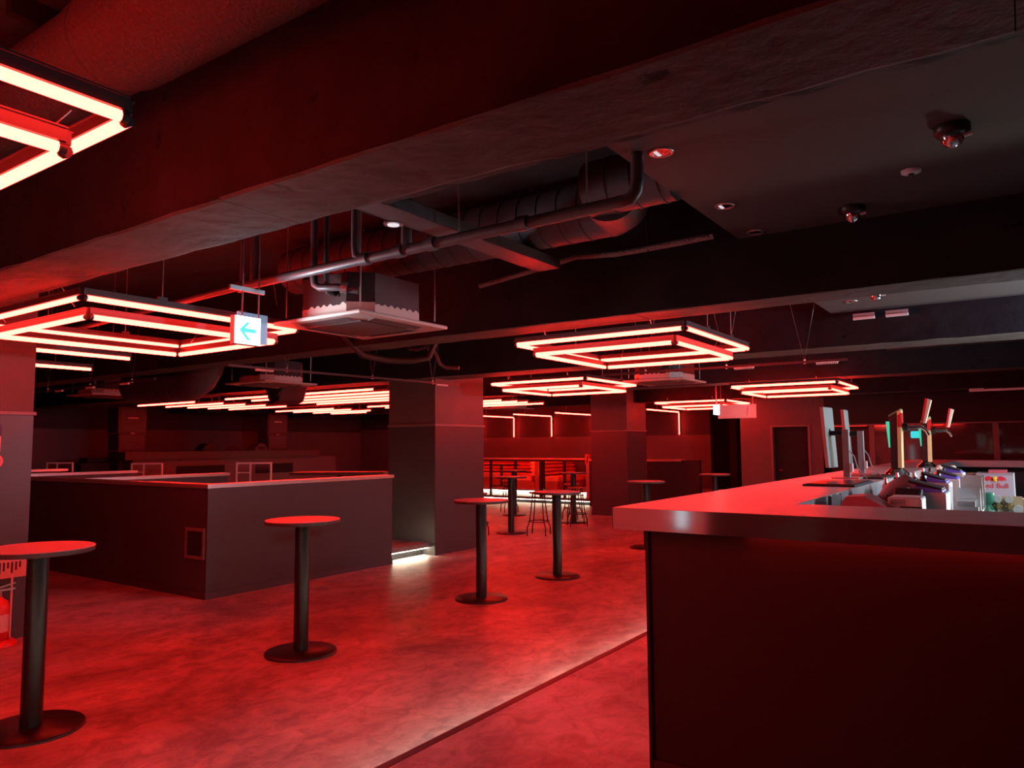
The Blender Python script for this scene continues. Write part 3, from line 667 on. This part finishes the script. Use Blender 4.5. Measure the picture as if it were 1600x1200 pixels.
# ------------------------------------------------------------------ booth front rail, block and sofas at the back
t = thing('booth_rail', 'long high drinks rail on slim posts in front of the red sofas', 'rail')
MB().box(-14.6, -9.55, 17.22, 17.56, 1.20, 1.24).build('rail_top', m_cap, t)
MB().box(-14.6, -9.55, 17.24, 17.54, 1.15, 1.20).build('rail_apron', m_front, t)
MB().box(-14.5, -9.7, 17.545, 17.56, 1.155, 1.185).build('led_strip', mat_emit('rail_sofa_fill', (1, .06, .03), 34.0), t)  # unseen red strip added behind the apron to brighten the sofas
for x, r in ((-13.7, .03), (-12.77, .03), (-11.91, .03), (-10.3, .03)): MB().box(x - r, x + r, 17.34, 17.40, STEP, 1.15).build('post', m_black, t)
MB().box(-11.07, -10.95, 17.30, 17.42, STEP, 1.15).build('post', m_black, t)
t = thing('booth_partition', 'solid dark booth front with a drinks ledge beside the far column', 'partition')
MB().box(-9.45, -6.45, 17.2, 17.32, 0, 1.17).build('front_panel', m_front, t)
MB().box(-9.45, -6.9, 17.16, 17.5, 1.18, 1.22).build('ledge', m_cap, t)
MB().box(-6.9, -6.45, 17.2, 17.36, 1.17, 1.21).build('end_cap', m_front, t)
t = thing('end_post', 'red end post head with a dark slanted stroke beside the far column', 'post', (-9.52, 17.3, STEP))
MB().box(-.07, .07, -.07, .07, .9, 1.17).build('post_head', m_sofa, t, bevel=.01)
MB().box(-.05, .05, -.05, .05, 0, .9).build('post_shaft', m_steel, t)
MB().prism([(-.02, .93), (.0, .93), (.035, 1.13), (.012, 1.13)], 1, -.075, -.071).build('slanted_stroke', m_ink, t)
def sofa(x0, x1, y, label, z=.36, rz=0):
    """bench sofa along local x, facing -y, its back with four quilted rolls"""
    t = thing('booth_sofa', label, 'sofa', ((x0 + x1) / 2, y, z), rz, 'red booth sofas'); L = abs(x1 - x0) / 2
    MB().box(-L, L, -.62, 0, 0, .2).build('base', m_sofabase, t)
    n = max(1, round(L * 2 / .75))
    for i in range(n):
        a = -L + 2 * L * i / n; b = -L + 2 * L * (i + 1) / n
        MB().box(a + .006, b - .006, -.64, -.12, .2, .36).build('seat_cushion', m_sofa, t, bevel=.035)
    for k in range(4):
        zz = .42 + k * .105
        pr = [(-.02 - .125 * math.sin(math.pi * q / 8) - .02 * (3 - k) / 3, zz - .052 + .104 * q / 8) for q in range(9)] + [(0, zz + .052), (0, zz - .052)]
        MB().prism(pr, 0, -L, L).build('back_roll', m_sofa, t)
    return t
sofa(-15.9, -12.38, 19.95, 'red quilted sofa along the back wall in the first booth')
sofa(-10.75, -8.3, 19.95, 'red quilted sofa along the back wall in the second booth')
sofa(-12.6, -10.8, 18.75, 'red quilted side sofa of the first booth, its end facing the room', rz=-math.pi / 2)
sofa(-12.42, -10.62, 18.75, 'red quilted side sofa of the second booth, back to the partition', rz=math.pi / 2)
SB = [o for o in bpy.data.objects if o.name.startswith('booth_sofa')]
SB[2].location = (-11.58, 18.75, .36); SB[3].location = (-11.44, 18.75, .36)
sofa(-9.3, -8.3, 18.75, 'red quilted side sofa at the far end of the second booth', rz=-math.pi / 2)
struct('wall_booth_partition', MB().box(-11.575, -11.445, 17.86, 19.98, .36, .9), m_sofabase)
t = thing('booth_table', 'low dark booth table in the first sofa booth', 'table', (-13.2, 18.5, .36))
MB().box(-.45, .45, -.3, .3, .62, .66).build('tabletop', m_front, t); MB().tube([(0, 0, .02), (0, 0, .62)], .04, 14).build('pole', m_black, t); MB().box(-.25, .25, -.2, .2, 0, .02).build('base', m_black, t)

# ------------------------------------------------------------------ lounge: framed glass screens, tables, sofas
def screen(x, y, label, zt=1.36, w_=.27):
    fz = STEP if y < 9.5 else 0.0
    t = thing('glass_screen', label, 'partition', (x, y, fz), 0, 'framed glass screens'); h = zt - fz
    c, s = math.cos(.6), math.sin(.6)                    # set across the aisle, square to the diagonal
    f = MB(); u = Vector((c, s, 0)); v = Vector((-s, c, 0))
    for k in (-1, -.2, 1): f.obox(u * (k * w_) + Vector((0, 0, h / 2)), u * .012, v * .012, (0, 0, h / 2))
    f.obox((0, 0, h - .012), u * (w_ + .012), v * .014, (0, 0, .014)).obox((0, 0, .012), u * w_, v * .012, (0, 0, .012))
    f.build('frame', m_white, t)
    MB().obox(-u * .6 * w_ + Vector((0, 0, h / 2)), u * (w_ * .38), v * .003, (0, 0, h / 2 - .03)).build('pane', m_glass, t)
    MB().obox(u * .4 * w_ + Vector((0, 0, h / 2)), u * (w_ * .57), v * .003, (0, 0, h / 2 - .03)).build('pane', m_glass, t)
    MB().obox(-u * .6 * w_ + Vector((0, 0, h - .16)), u * (w_ * .38), v * .05, (0, 0, .008)).build('shelf', m_white, t)
    return t
screen(-10.05, 7.35, 'framed glass screen closest to the half wall corner, at the end of the first divider', 1.36)
screen(-12.9, 7.2, 'framed glass screen at the end of the second lounge divider', 1.33)
screen(-15.6, 6.95, 'framed glass screen at the end of the farthest lounge divider', 1.33, .25)
screen(-9.6, 10.3, 'tall framed glass screen before the red wall, behind the lounge table', 1.50, .16)
t = thing('lounge_table', 'long dark table top behind the half wall, before the stage', 'table', (-9.0, 8.2, STEP))
MB().obox((0, 0, 1.0), (.60, .42, 0), (-.15, .22, 0), (0, 0, .02)).build('tabletop', m_front, t); MB().tube([(0, 0, .02), (0, 0, .98)], .05, 14).build('pole', m_black, t); MB().lathe((0, 0, 0), [(.25, 0), (.25, .02), (.05, .024)], 30).build('base_plate', m_black, t)
for (x0, x1, y, lab) in ((-9.9, -7.8, 4.95 + .65, 'red lounge sofa behind the half wall corner'), (-12.6, -10.6, 5.6, 'red lounge sofa between the first two lounge dividers'), (-15.3, -13.2, 5.6, 'red lounge sofa between the two farthest lounge dividers')):
    sofa(x0, x1, y, lab, z=STEP, rz=0)

# ------------------------------------------------------------------ stage with DJ booth and speaker stacks
sg = structure('floor_stage')
struct('deck', MB().box(XL, -18.6, 8.0, 19.6, 0, .5), m_front, sg)
t = thing('dj_booth', 'long grey DJ booth with a thick overhanging top in front of the stage', 'booth', (-18, 0, 0))
MB().box(-.55, .0, 9.5, 15.55, 1.30, 1.50).build('booth_top', m_panel, t)
MB().box(-.5, -.12, 9.75, 16.3, 0, 1.30).build('booth_front', m_lower, t)
MB().box(-.12, -.10, 10.9, 12.3, .85, 1.12).build('recess_screen', m_door, t); MB().box(-.12, -.10, 13.3, 14.6, .85, 1.12).build('recess_screen', m_door, t)
for y, lab in ((10.0, 'tall black speaker stack at the near end of the DJ booth'), (14.45, 'tall black speaker stack at the far end of the DJ booth')):
    t = thing('speaker_stack', lab, 'speaker', (-18.9, y, .5), 0, 'stage speaker stacks')
    MB().box(-.25, .25, -.34, .34, 0, 1.02).build('subwoofer', m_panel, t); MB().box(.25, .262, -.31, .31, .06, .48).box(.25, .262, -.31, .31, .54, .98).build('sub_grille', m_lower, t)
    MB().box(-.25, .25, -.34, .34, 1.04, 1.46).build('mid_cabinet', m_panel, t); MB().box(.25, .262, -.31, .31, 1.08, 1.42).build('mid_grille', m_lower, t)
    MB().box(-.27, .25, -.36, .36, 1.48, 2.12).build('top_cabinet', m_panel, t); MB().box(.25, .262, -.31, .31, 1.54, 2.06).build('top_grille', m_lower, t)
    MB().box(.262, .27, -.13, .13, 1.84, 1.875).build('badge', m_white, t); MB().box(.25, .266, -.05, .05, 1.465, 1.48).build('rigging_plate', m_steel, t)
for y, lab in ((11.9, 'black wedge monitor speaker on the DJ booth, nearer one'), (13.55, 'rounded monitor speaker on the DJ booth by the far stack')):
    t = thing('monitor_speaker', lab, 'speaker', (-18.4, y, 1.50)); MB().prism([(-.22, 0), (.22, 0), (.18, .12), (.08, .2), (-.06, .2), (-.16, .12)], 0, -.2, .2).build('cabinet', m_front if y < 12 else m_lower, t, bevel=.01)
    MB().box(.2, .206, -.12, .12, .03, .12).build('grille', m_black, t)
t = thing('equipment_case', 'low black equipment case on the stage floor beside the DJ booth', 'case', (-18.9, 9.1, .5)); MB().box(-.3, .3, -.35, .35, 0, .75).box(-.25, .2, -.15, .35, .75, .86).build('case_body', m_door, t, bevel=.02); MB().tube([(.31, -.2, .5), (.34, -.2, .5), (.34, .2, .5), (.31, .2, .5)], .012, 8).build('handle', m_steel, t)
for y0, y1 in ((8.35, 10.05), (10.95, 15.4)):
    struct('wall_panel_stage', MB().box(XL, XL + .04, y0, y1, .9, 2.11), m_lower)
dr = structure('door_2'); struct('door_leaf', MB().box(XL, XL + .03, 7.7, 8.2, .2, 2.15), m_front, dr); struct('door_frame', MB().box(XL, XL + .05, 7.62, 7.7, .2, 2.22).box(XL, XL + .05, 8.2, 8.28, .2, 2.22).box(XL, XL + .05, 7.7, 8.2, 2.15, 2.22), m_panel, dr)

# ------------------------------------------------------------------ hanging pink sign and far exit light
t = thing('hanging_sign', 'pinkish white hanging sign board with small vertical lettering', 'sign', (-4.42, 13.8, 2.2))
MB().box(-.36, .36, -.012, .012, -.125, .13).build('board', m_paper, t)
MB().tube([(.21 + .012 * math.sin(k * 1.7) - .0012 * k, -.0135, .085 - .011 * k) for k in range(14)], .0035, 5).build('script_mark', m_ink, t); MB().box(.185, .197, -.0145, -.0115, -.085, -.073).build('script_mark', m_ink, t)
for x in (-.3, .3): MB().tube([(x, 0, .13), (x, 0, ZS - 2.2)], .004, 6).build('hanging_rod', m_steel, t)
t = thing('exit_sign', 'small glowing exit light seen edge-on beside the pink hanging sign', 'sign', (-4.60, 13.2, 2.25))
MB().box(-.02, .02, -.11, .11, -.12, .05).build('lit_case', mat_emit('far_exit', (.85, .95, 1), 14), t, bevel=.006); MB().tube([(0, 0, .05), (0, 0, ZS - 2.25)], .012, 8).build('hanging_rod', m_steel, t)
t = thing('exit_sign', 'small cyan glowing box imitating an exit sign reflection in the smoked mirror between the beer towers', 'sign', (-1.82, 16.93, 1.757))
MB().box(-.085, .085, -.02, .04, -.07, .07).build('lit_case', m_signreflection, t, bevel=.02); MB().box(-.05, .05, .04, .07, -.03, .03).build('mount', m_steel, t)  # glowing box put in place of a mirrored exit sign

# ------------------------------------------------------------------ fire extinguishers
def extinguisher(loc, label, glabel):
    t = thing('extinguisher_stand', glabel, 'stand', loc, 0, 'extinguisher stands')
    MB().lathe((0, 0, 0), [(.135, 0), (.135, .02), (.10, .05), (.09, .05), (.088, .03)], 32).build('base_tray', m_redplast, t)
    MB().tube([(0, .085, .03), (0, .085, .56)], .008, 8).build('pole', m_white, t)
    p = MB().obox((.0, .075, .62), (.0, .13, 0), (.006, 0, 0), (0, 0, .085)).build('sign_plate', m_paper, t)
    k = MB()
    for i in range(6): k.box(.0065, .0085, -.02 + i * .03, -.006 + i * .03, .575 + .02 * (i % 3), .665)
    k.build('sign_print', m_ink, p)
    e = thing('fire_extinguisher', label, 'extinguisher', (loc[0], loc[1], loc[2] + .032), 0, 'fire extinguishers')
    MB().lathe((0, 0, 0), [(.06, 0), (.07, .01), (.07, .28), (.06, .32), (.03, .345), (.02, .36)], 30).build('body', m_redplast, e)
    MB().lathe((0, 0, 0), [(.0707, .08), (.0707, .22)], 30).build('label', m_paper, e)
    MB().tube([(0, 0, .35), (0, 0, .41)], .018, 12).build('valve', m_chrome, e)
    MB().box(-.012, .012, -.03, .11, .405, .418).obox((0, .05, .445), (.01, 0, 0), (0, .06, .012), (0, 0, .005)).build('handle', m_steel, e)
    MB().tube([(0, -.02, .40), (.03, -.07, .38), (.03, -.085, .25), (.02, -.08, .1)], .009, 8).build('hose', m_rubber, e)
    return e
extinguisher((-7.0, 2.70, 0), 'red fire extinguisher standing at the near pillar base', 'red tray stand with a notice plate at the near pillar')
extinguisher((-5.4, 15.2, 0), 'red fire extinguisher far off behind the last aisle table', 'extinguisher stand with a pink plate behind the last aisle table')
t = thing('wall_notice', 'dark blue and white notice sheet on the near pillar', 'notice', (-7.144, 2.66, 1.68)); MB().box(0, .004, -.06, .045, -.1, .03).build('sheet', m_paper, t); MB().box(0, .005, -.06, .048, .03, .12).build('blue_header', mat('notice_blue', (.03, .02, .1), .6), t)
t = thing('call_button', 'round red alarm button on the near pillar below the notice', 'button', (-7.144, 2.66, 1.50)); MB().tube([(0, 0, 0), (.03, 0, 0)], .06, 24).build('housing', m_redplast, t); MB().tube([(.03, 0, 0), (.036, 0, 0)], .035, 24).build('push_plate', m_paper, t)

# ------------------------------------------------------------------ things on and in the bar
t = thing('rubber_mat', 'black bar mat nearest the counter corner', 'mat', (-1.03, 5.3, H), 0, 'black bar mats'); MB().box(-.16, .15, -.32, .34, 0, .012).build('mat_sheet', m_rubber, t, bevel=.004); MB().box(-.14, .13, -.3, .32, .012, .016).build('mat_ribs', m_black, t)
dup(t, (-1.03, 6.42, H), 0, 'black bar mat under the second white display')
def display(loc, zt, zb, sy, label, dx=0.0, wd=.05):
    t = thing('display_stand', label, 'display', loc, 0, 'white displays on stands')
    MB().box(-.09, .09, -.09, .09, 0, .012).build('foot', m_steel, t)
    MB().box(-.022, .022, -.02, .02, .012, .355).build('post', m_grey, t)
    MB().tube([(-.022, 0, .33), (-.10, -.02, .33)], .018, 10).build('arm', m_black, t)
    p = MB().obox((-.13 + dx, sy, (zt + zb) / 2), (.014, -.008, 0), (wd - .02, .10, 0), (-.012, 0, (zt - zb) / 2)).build('screen_body', m_disp, t, bevel=.004)
    MB().tube([(-.135, -.01 + sy, .33), (-.10, -.02, .33)], .035, 14).build('swivel', m_black, t)
    MB().tube([(.022, .0, .2), (.05, .01, .16), (.07, 0, .08), (.12, -.08, .03), (.17, -.2, .005)], .004, 6).build('cable', m_grey, t)
    MB().box(.022, .04, -.025, .025, .05, .11).build('card_reader', m_white, t)
    return t
m_disp = mat('display_shell', (.24, .28, .255), .5)
display((-1.075, 5.82, H + .014), .52, .08, -.02, 'white slab display on a grey post, nearest the counter edge', .02, .032)
D2 = display((-1.11, 6.62, H + .014), .53, .06, -.02, 'white slab display behind the first, on its own grey post', .03, .018)
def tower(loc, label):
    t = thing('beer_tower', label, 'beer tap', loc, 0, 'lit beer towers')
    MB().lathe((0, 0, 0), [(.10, 0), (.09, .02), (.045, .06), (.04, .08)], 28).build('base', m_chrome, t)
    MB().prism([(-.035, .06), (.045, .06), (.055, .54), (-.03, .49)], 1, -.06, .06).build('column_body', m_black, t, bevel=.004)
    MB().prism([(.02, .06), (.048, .06), (.058, .545), (.03, .53)], 1, -.066, .066).build('gold_face', m_gold, t)
    MB().prism([(.03, .40), (.057, .40), (.06, .52), (.032, .50)], 1, -.068, .068).build('red_top', m_redplast, t)
    MB().prism([(-.034, .488), (.055, .54), (.056, .555), (-.036, .503)], 1, -.062, .062).build('green_cap', m_towergreen, t)
    MB().prism([(-.045, .23), (-.025, .23), (-.038, .45), (-.06, .45)], 1, -.05, .05).build('light_panel', m_greenlit, t)
    MB().tube([(.055, 0, .40), (.13, 0, .395), (.20, 0, .40), (.235, 0, .37), (.25, 0, .33)], [.025, .02, .017, .014, .012], 14).build('faucet', m_chrome, t)
    MB().tube([(.062, 0, .40), (.10, 0, .40)], .036, 18).build('faucet_collar', m_black, t)
    hd = MB().prism([(.205, .43), (.235, .43), (.285, .62), (.245, .635)], 1, -.022, .022).build('tap_handle', m_cream, t, bevel=.006)
    MB().prism([(.20, .435), (.216, .43), (.256, .632), (.238, .638)], 1, -.0235, .0235).build('red_spine', m_redplast, hd)
    return t
W0 = tower((-.905, 7.0, H), 'lit beer tap tower with gold face nearest the white displays')
dup(W0, (-.90, 9.25, H), 0, 'lit beer tap tower with gold face farther down the bar')
area('tower_glow', (-1.1, 7.0, H + .3), (-1.5, 7.0, H), .1, .05, (.1, 1, .5))
# equipment on the work shelf
t = thing('acrylic_box', 'clear box wrapped in creased red film in the bar well corner', 'box', (-.68, 4.05, 1.09)); MB().prism([(-.13, 0), (.13, 0), (.14, .19), (.02, .255), (-.06, .25), (-.12, .16)], 1, -.1, .12).build('film', m_acrylic, t); MB().box(-.15, -.125, -.11, .13, 0, .25).build('box_wall', m_glass, t)
t = thing('receipt_printer', 'white receipt printer with a black paper slot behind the red film box', 'printer', (-.505, 4.2, 1.09)); MB().box(-.075, .075, -.09, .1, 0, .245).build('printer_body', m_white, t, bevel=.01); MB().box(-.02, .076, -.094, -.088, .16, .2).build('paper_slot', m_rubber, t); MB().box(-.06, .0, -.096, -.09, .21, .235).build('button_strip', m_grey, t)
t = thing('card_terminal', 'black payment terminal with a green light on the work shelf', 'terminal', (-.55, 4.65, 1.09)); MB().prism([(-.1, 0), (.1, 0), (.1, .2), (.02, .262), (-.1, .21)], 0, -.07, .07).build('terminal_body', m_rubber, t, bevel=.01); MB().box(-.03, .0, -.105, -.1, .205, .22).build('status_light', m_greenled, t)
t = thing('barcode_scanner', 'grey pistol scanner lying behind the payment terminal', 'scanner', (-.63, 4.98, 1.09)); MB().tube([(-.1, 0, .18), (-.04, 0, .24), (.03, .02, .29), (.09, .02, .25)], [.03, .04, .04, .03], 12).build('scanner_body', m_grey, t); MB().box(-.07, .05, -.04, .05, 0, .2).build('cradle', m_rubber, t)
wb = [(-.45, 4.85, .075, .255, 'first white dispenser box with a blue top slot, next to the terminal'), (-.47, 5.55, .06, .275, 'second white dispenser box with a blue top slot'), (-.455, 6.3, .055, .268, 'third white dispenser box with a blue top slot'), (-.485, 7.1, .06, .285, 'fourth white dispenser box with a blue top slot, by the beer towers')]
for x, y, h_, zt, lab in wb:
    t = thing('dispenser_box', lab, 'dispenser', (x, y, 1.09), 0, 'white dispenser boxes'); MB().box(-h_, h_, -.13, .14, 0, zt - .02).build('case', m_white, t, bevel=.008)
    MB().obox((-.01, .0, zt - .01), (h_ * .9, 0, -.012), (0, .12, 0), (0, 0, .012)).build('blue_slot', m_purple, t); MB().obox((-.03, .02, zt + .015), (h_ * 1.1, 0, -.022), (0, .10, 0), (0, 0, .008)).build('lid', m_rubber, t)
for i, (x, y, zt) in enumerate(((-.72, 5.6, .25), (-.74, 6.3, .26), (-.70, 7.0, .24), (-.72, 7.8, .25))):
    t = thing('bottle_rack', '%s black bottle pourer cluster along the work shelf from the corner' % ordn[i], 'barware', (x, y, 1.09), 0, 'black barware clusters')
    MB().box(-.1, .12, -.16, .16, 0, zt - .08).build('rack', m_rubber, t, bevel=.02)
    for k in range(4): MB().lathe((-.06 + .05 * k, -.1 + .06 * k, zt - .08), [(.03, 0), (.03, .05), (.012, .08), (.01, .11)], 14).build('bottle_neck', m_black if k % 2 else m_steel, t)
# steel rack beyond the shelf
t = thing('steel_rack', 'open stainless rack of upright trays beyond the dispenser boxes', 'rack', (-.36, 5.9, STEP))
for dy in (-.45, -.15, .15, .5): MB().box(-.03, .10, dy - .012, dy + .012, 0, 1.12 + .06 * (dy > 0) - .1 * (dy < -.2)).build('upright', m_steel, t)
for z_ in (.8, .95): MB().box(-.03, .1, -.45, .5, z_, z_ + .015).build('rack_shelf', m_steel, t)
for k in range(5): MB().box(-.02, .08, -.38 + k * .18, -.35 + k * .18, .965, 1.05).build('tray', m_white, t)
t = thing('gas_cylinder', 'green gas cylinder with a white label inside the bar well', 'cylinder', (-.26, 6.5, STEP)); MB().lathe((0, 0, 0), [(.06, 0), (.065, .02), (.065, .86), (.055, .92), (.03, .96), (.035, .97), (.05, .98), (.05, 1.05)], 26).build('body', m_green, t); MB().lathe((0, 0, 0), [(.0656, .72), (.0656, .76)], 26).build('label', m_white, t)
t = thing('gas_cylinder', 'smaller green gas cylinder with its valve open to view', 'cylinder', (-.345, 6.62, STEP)); MB().lathe((0, 0, 0), [(.04, 0), (.045, .02), (.045, .82), (.02, .88), (.018, .9)], 22).build('body', m_green, t); MB().tube([(0, 0, .9), (0, 0, .97)], .02, 12).tube([(-.03, 0, .95), (.03, 0, .95)], .012, 10).build('valve', m_brass, t)
t = thing('gas_regulator', 'pair of brass regulators with round gauges beside the gas cylinder', 'regulator', (-.16, 6.55, 1.115))
for x in (-.03, .04): MB().tube([(x, -.05, .07), (x, -.03, .07)], .026, 20).build('gauge', m_white, t); MB().tube([(x, -.02, .0), (x, -.02, .05)], .018, 12).tube([(x - .03, -.02, .02), (x + .03, -.02, .02)], .009, 8).build('regulator_body', m_brass, t); MB().tube([(x, -.02, 0), (x - .01, -.02, -.3), (x - .03, -.01, -.7)], .006, 8).build('gas_hose', m_white, t)
MB().tube([(.09, -.05, .0), (.09, -.03, .0)], .03, 20).build('gauge', m_white, t); MB().box(-.1, .12, 0, .012, -.3, .09).build('mount_board', m_card, t); MB().box(-.01, .01, 0, .01, STEP - 1.115, -.3).build('board_leg', m_steel, t)
# branded drinks cooler
t = thing('drinks_cooler', 'silver drinks cooler with a red lettered header and glass door', 'fridge', (-.262, 8.5, STEP))
MB().box(-.155, .155, 0, .4, 0, 1.12).build('cabinet', m_grey, t, bevel=.006)
MB().box(-.145, .145, -.012, 0, .86, 1.10).build('header_panel', mat('silver_panel', (.5, .52, .58), .35, metal=.3), t)
MB().box(-.08, .10, -.012, 0, .15, .85).build('glass_door', m_mirror, t)
MB().box(.10, .145, -.014, 0, .05, .85).build('door_frame', m_steel, t); MB().box(-.145, -.08, -.014, 0, .05, .85).build('door_frame', m_steel, t)
mat('brand_red', (.65, .02, .05), .5)
for wd, x in (('Red', -.062), ('Bull', .06)): text('lettering', wd, .066, frame_mtx((x, -.0135, 1.002), (1, 0, 0), (0, 0, 1)), MATS['brand_red'], t)
MB().lathe((0, 0, 0), [(.0, 0), (.026, 0), (.026, .003), (.0, .003)], 20).build('sun_disc', mat('brand_yellow', (.85, .6, .05), .5), t).matrix_local = Matrix.Translation((.0, -.0125, 1.065)) @ Matrix.Rotation(math.pi / 2, 4, 'X')
for s in (-1, 1):
    MB().prism([(s * .012, 1.065), (s * .03, 1.09), (s * .055, 1.094), (s * .085, 1.078), (s * .095, 1.05), (s * .075, 1.062), (s * .06, 1.046), (s * .04, 1.06), (s * .025, 1.04)], 1, -.0155, -.0135).build('bull_emblem', bpy.data.materials['brand_red'], t)
MB().box(-.05, .10, .1, .3, 1.12, 1.15).build('red_cloth', m_acrylic, t)
t = thing('wooden_box', 'brown wooden box beside the drinks cooler', 'box', (-.47, 8.7, STEP)); MB().box(-.07, .07, -.1, .1, 0, 1.1).build('box_side', m_brown, t, bevel=.004); MB().box(-.075, .075, -.105, .105, 1.1, 1.115).build('lid', m_brown, t)
t = thing('cardboard_box', 'cardboard carton stacked past the drinks cooler', 'box', (.02, 7.1, STEP)); MB().box(-.1, .12, 0, .2, 0, .97).build('carton', m_card, t); MB().box(.0, .04, -.003, 0, .86, .9).build('printed_mark', m_brown, t); MB().box(.05, .1, -.003, 0, .82, .92).build('paper_label', m_white, t)
t = thing('shaker_tray', 'small tan tray with salt shakers at the far end of the work shelf', 'tray', (-.72, 9.0, 1.09)); MB().box(-.1, .15, -.1, .1, 0, .2).build('tray_body', m_card, t)
for x in (-.04, .08): MB().lathe((x, 0, .2), [(.025, 0), (.025, .03), (.035, .05), (.02, .07)], 14).build('shaker', m_cream, t)
# light strip under the inner counter edge that lights the bar well
t = thing('well_light', 'white light strip under the inner edge of the bar counter', 'light', (1.1, 3.46, 1.2)); MB().box(-1.6, 2.5, 0, .02, 0, .02).build('diffuser', mat_emit('well_strip', (.9, 1.0, .95), 2.0), t); MB().box(-1.6, 2.5, -.006, .026, .02, .03).build('channel', m_steel, t)
area('bar_well_lamp', (.9, 5.6, 1.9), (-.45, 6.2, 1.1), .5, 6, (.92, 1.0, .97), size_y=.3, spread=100)
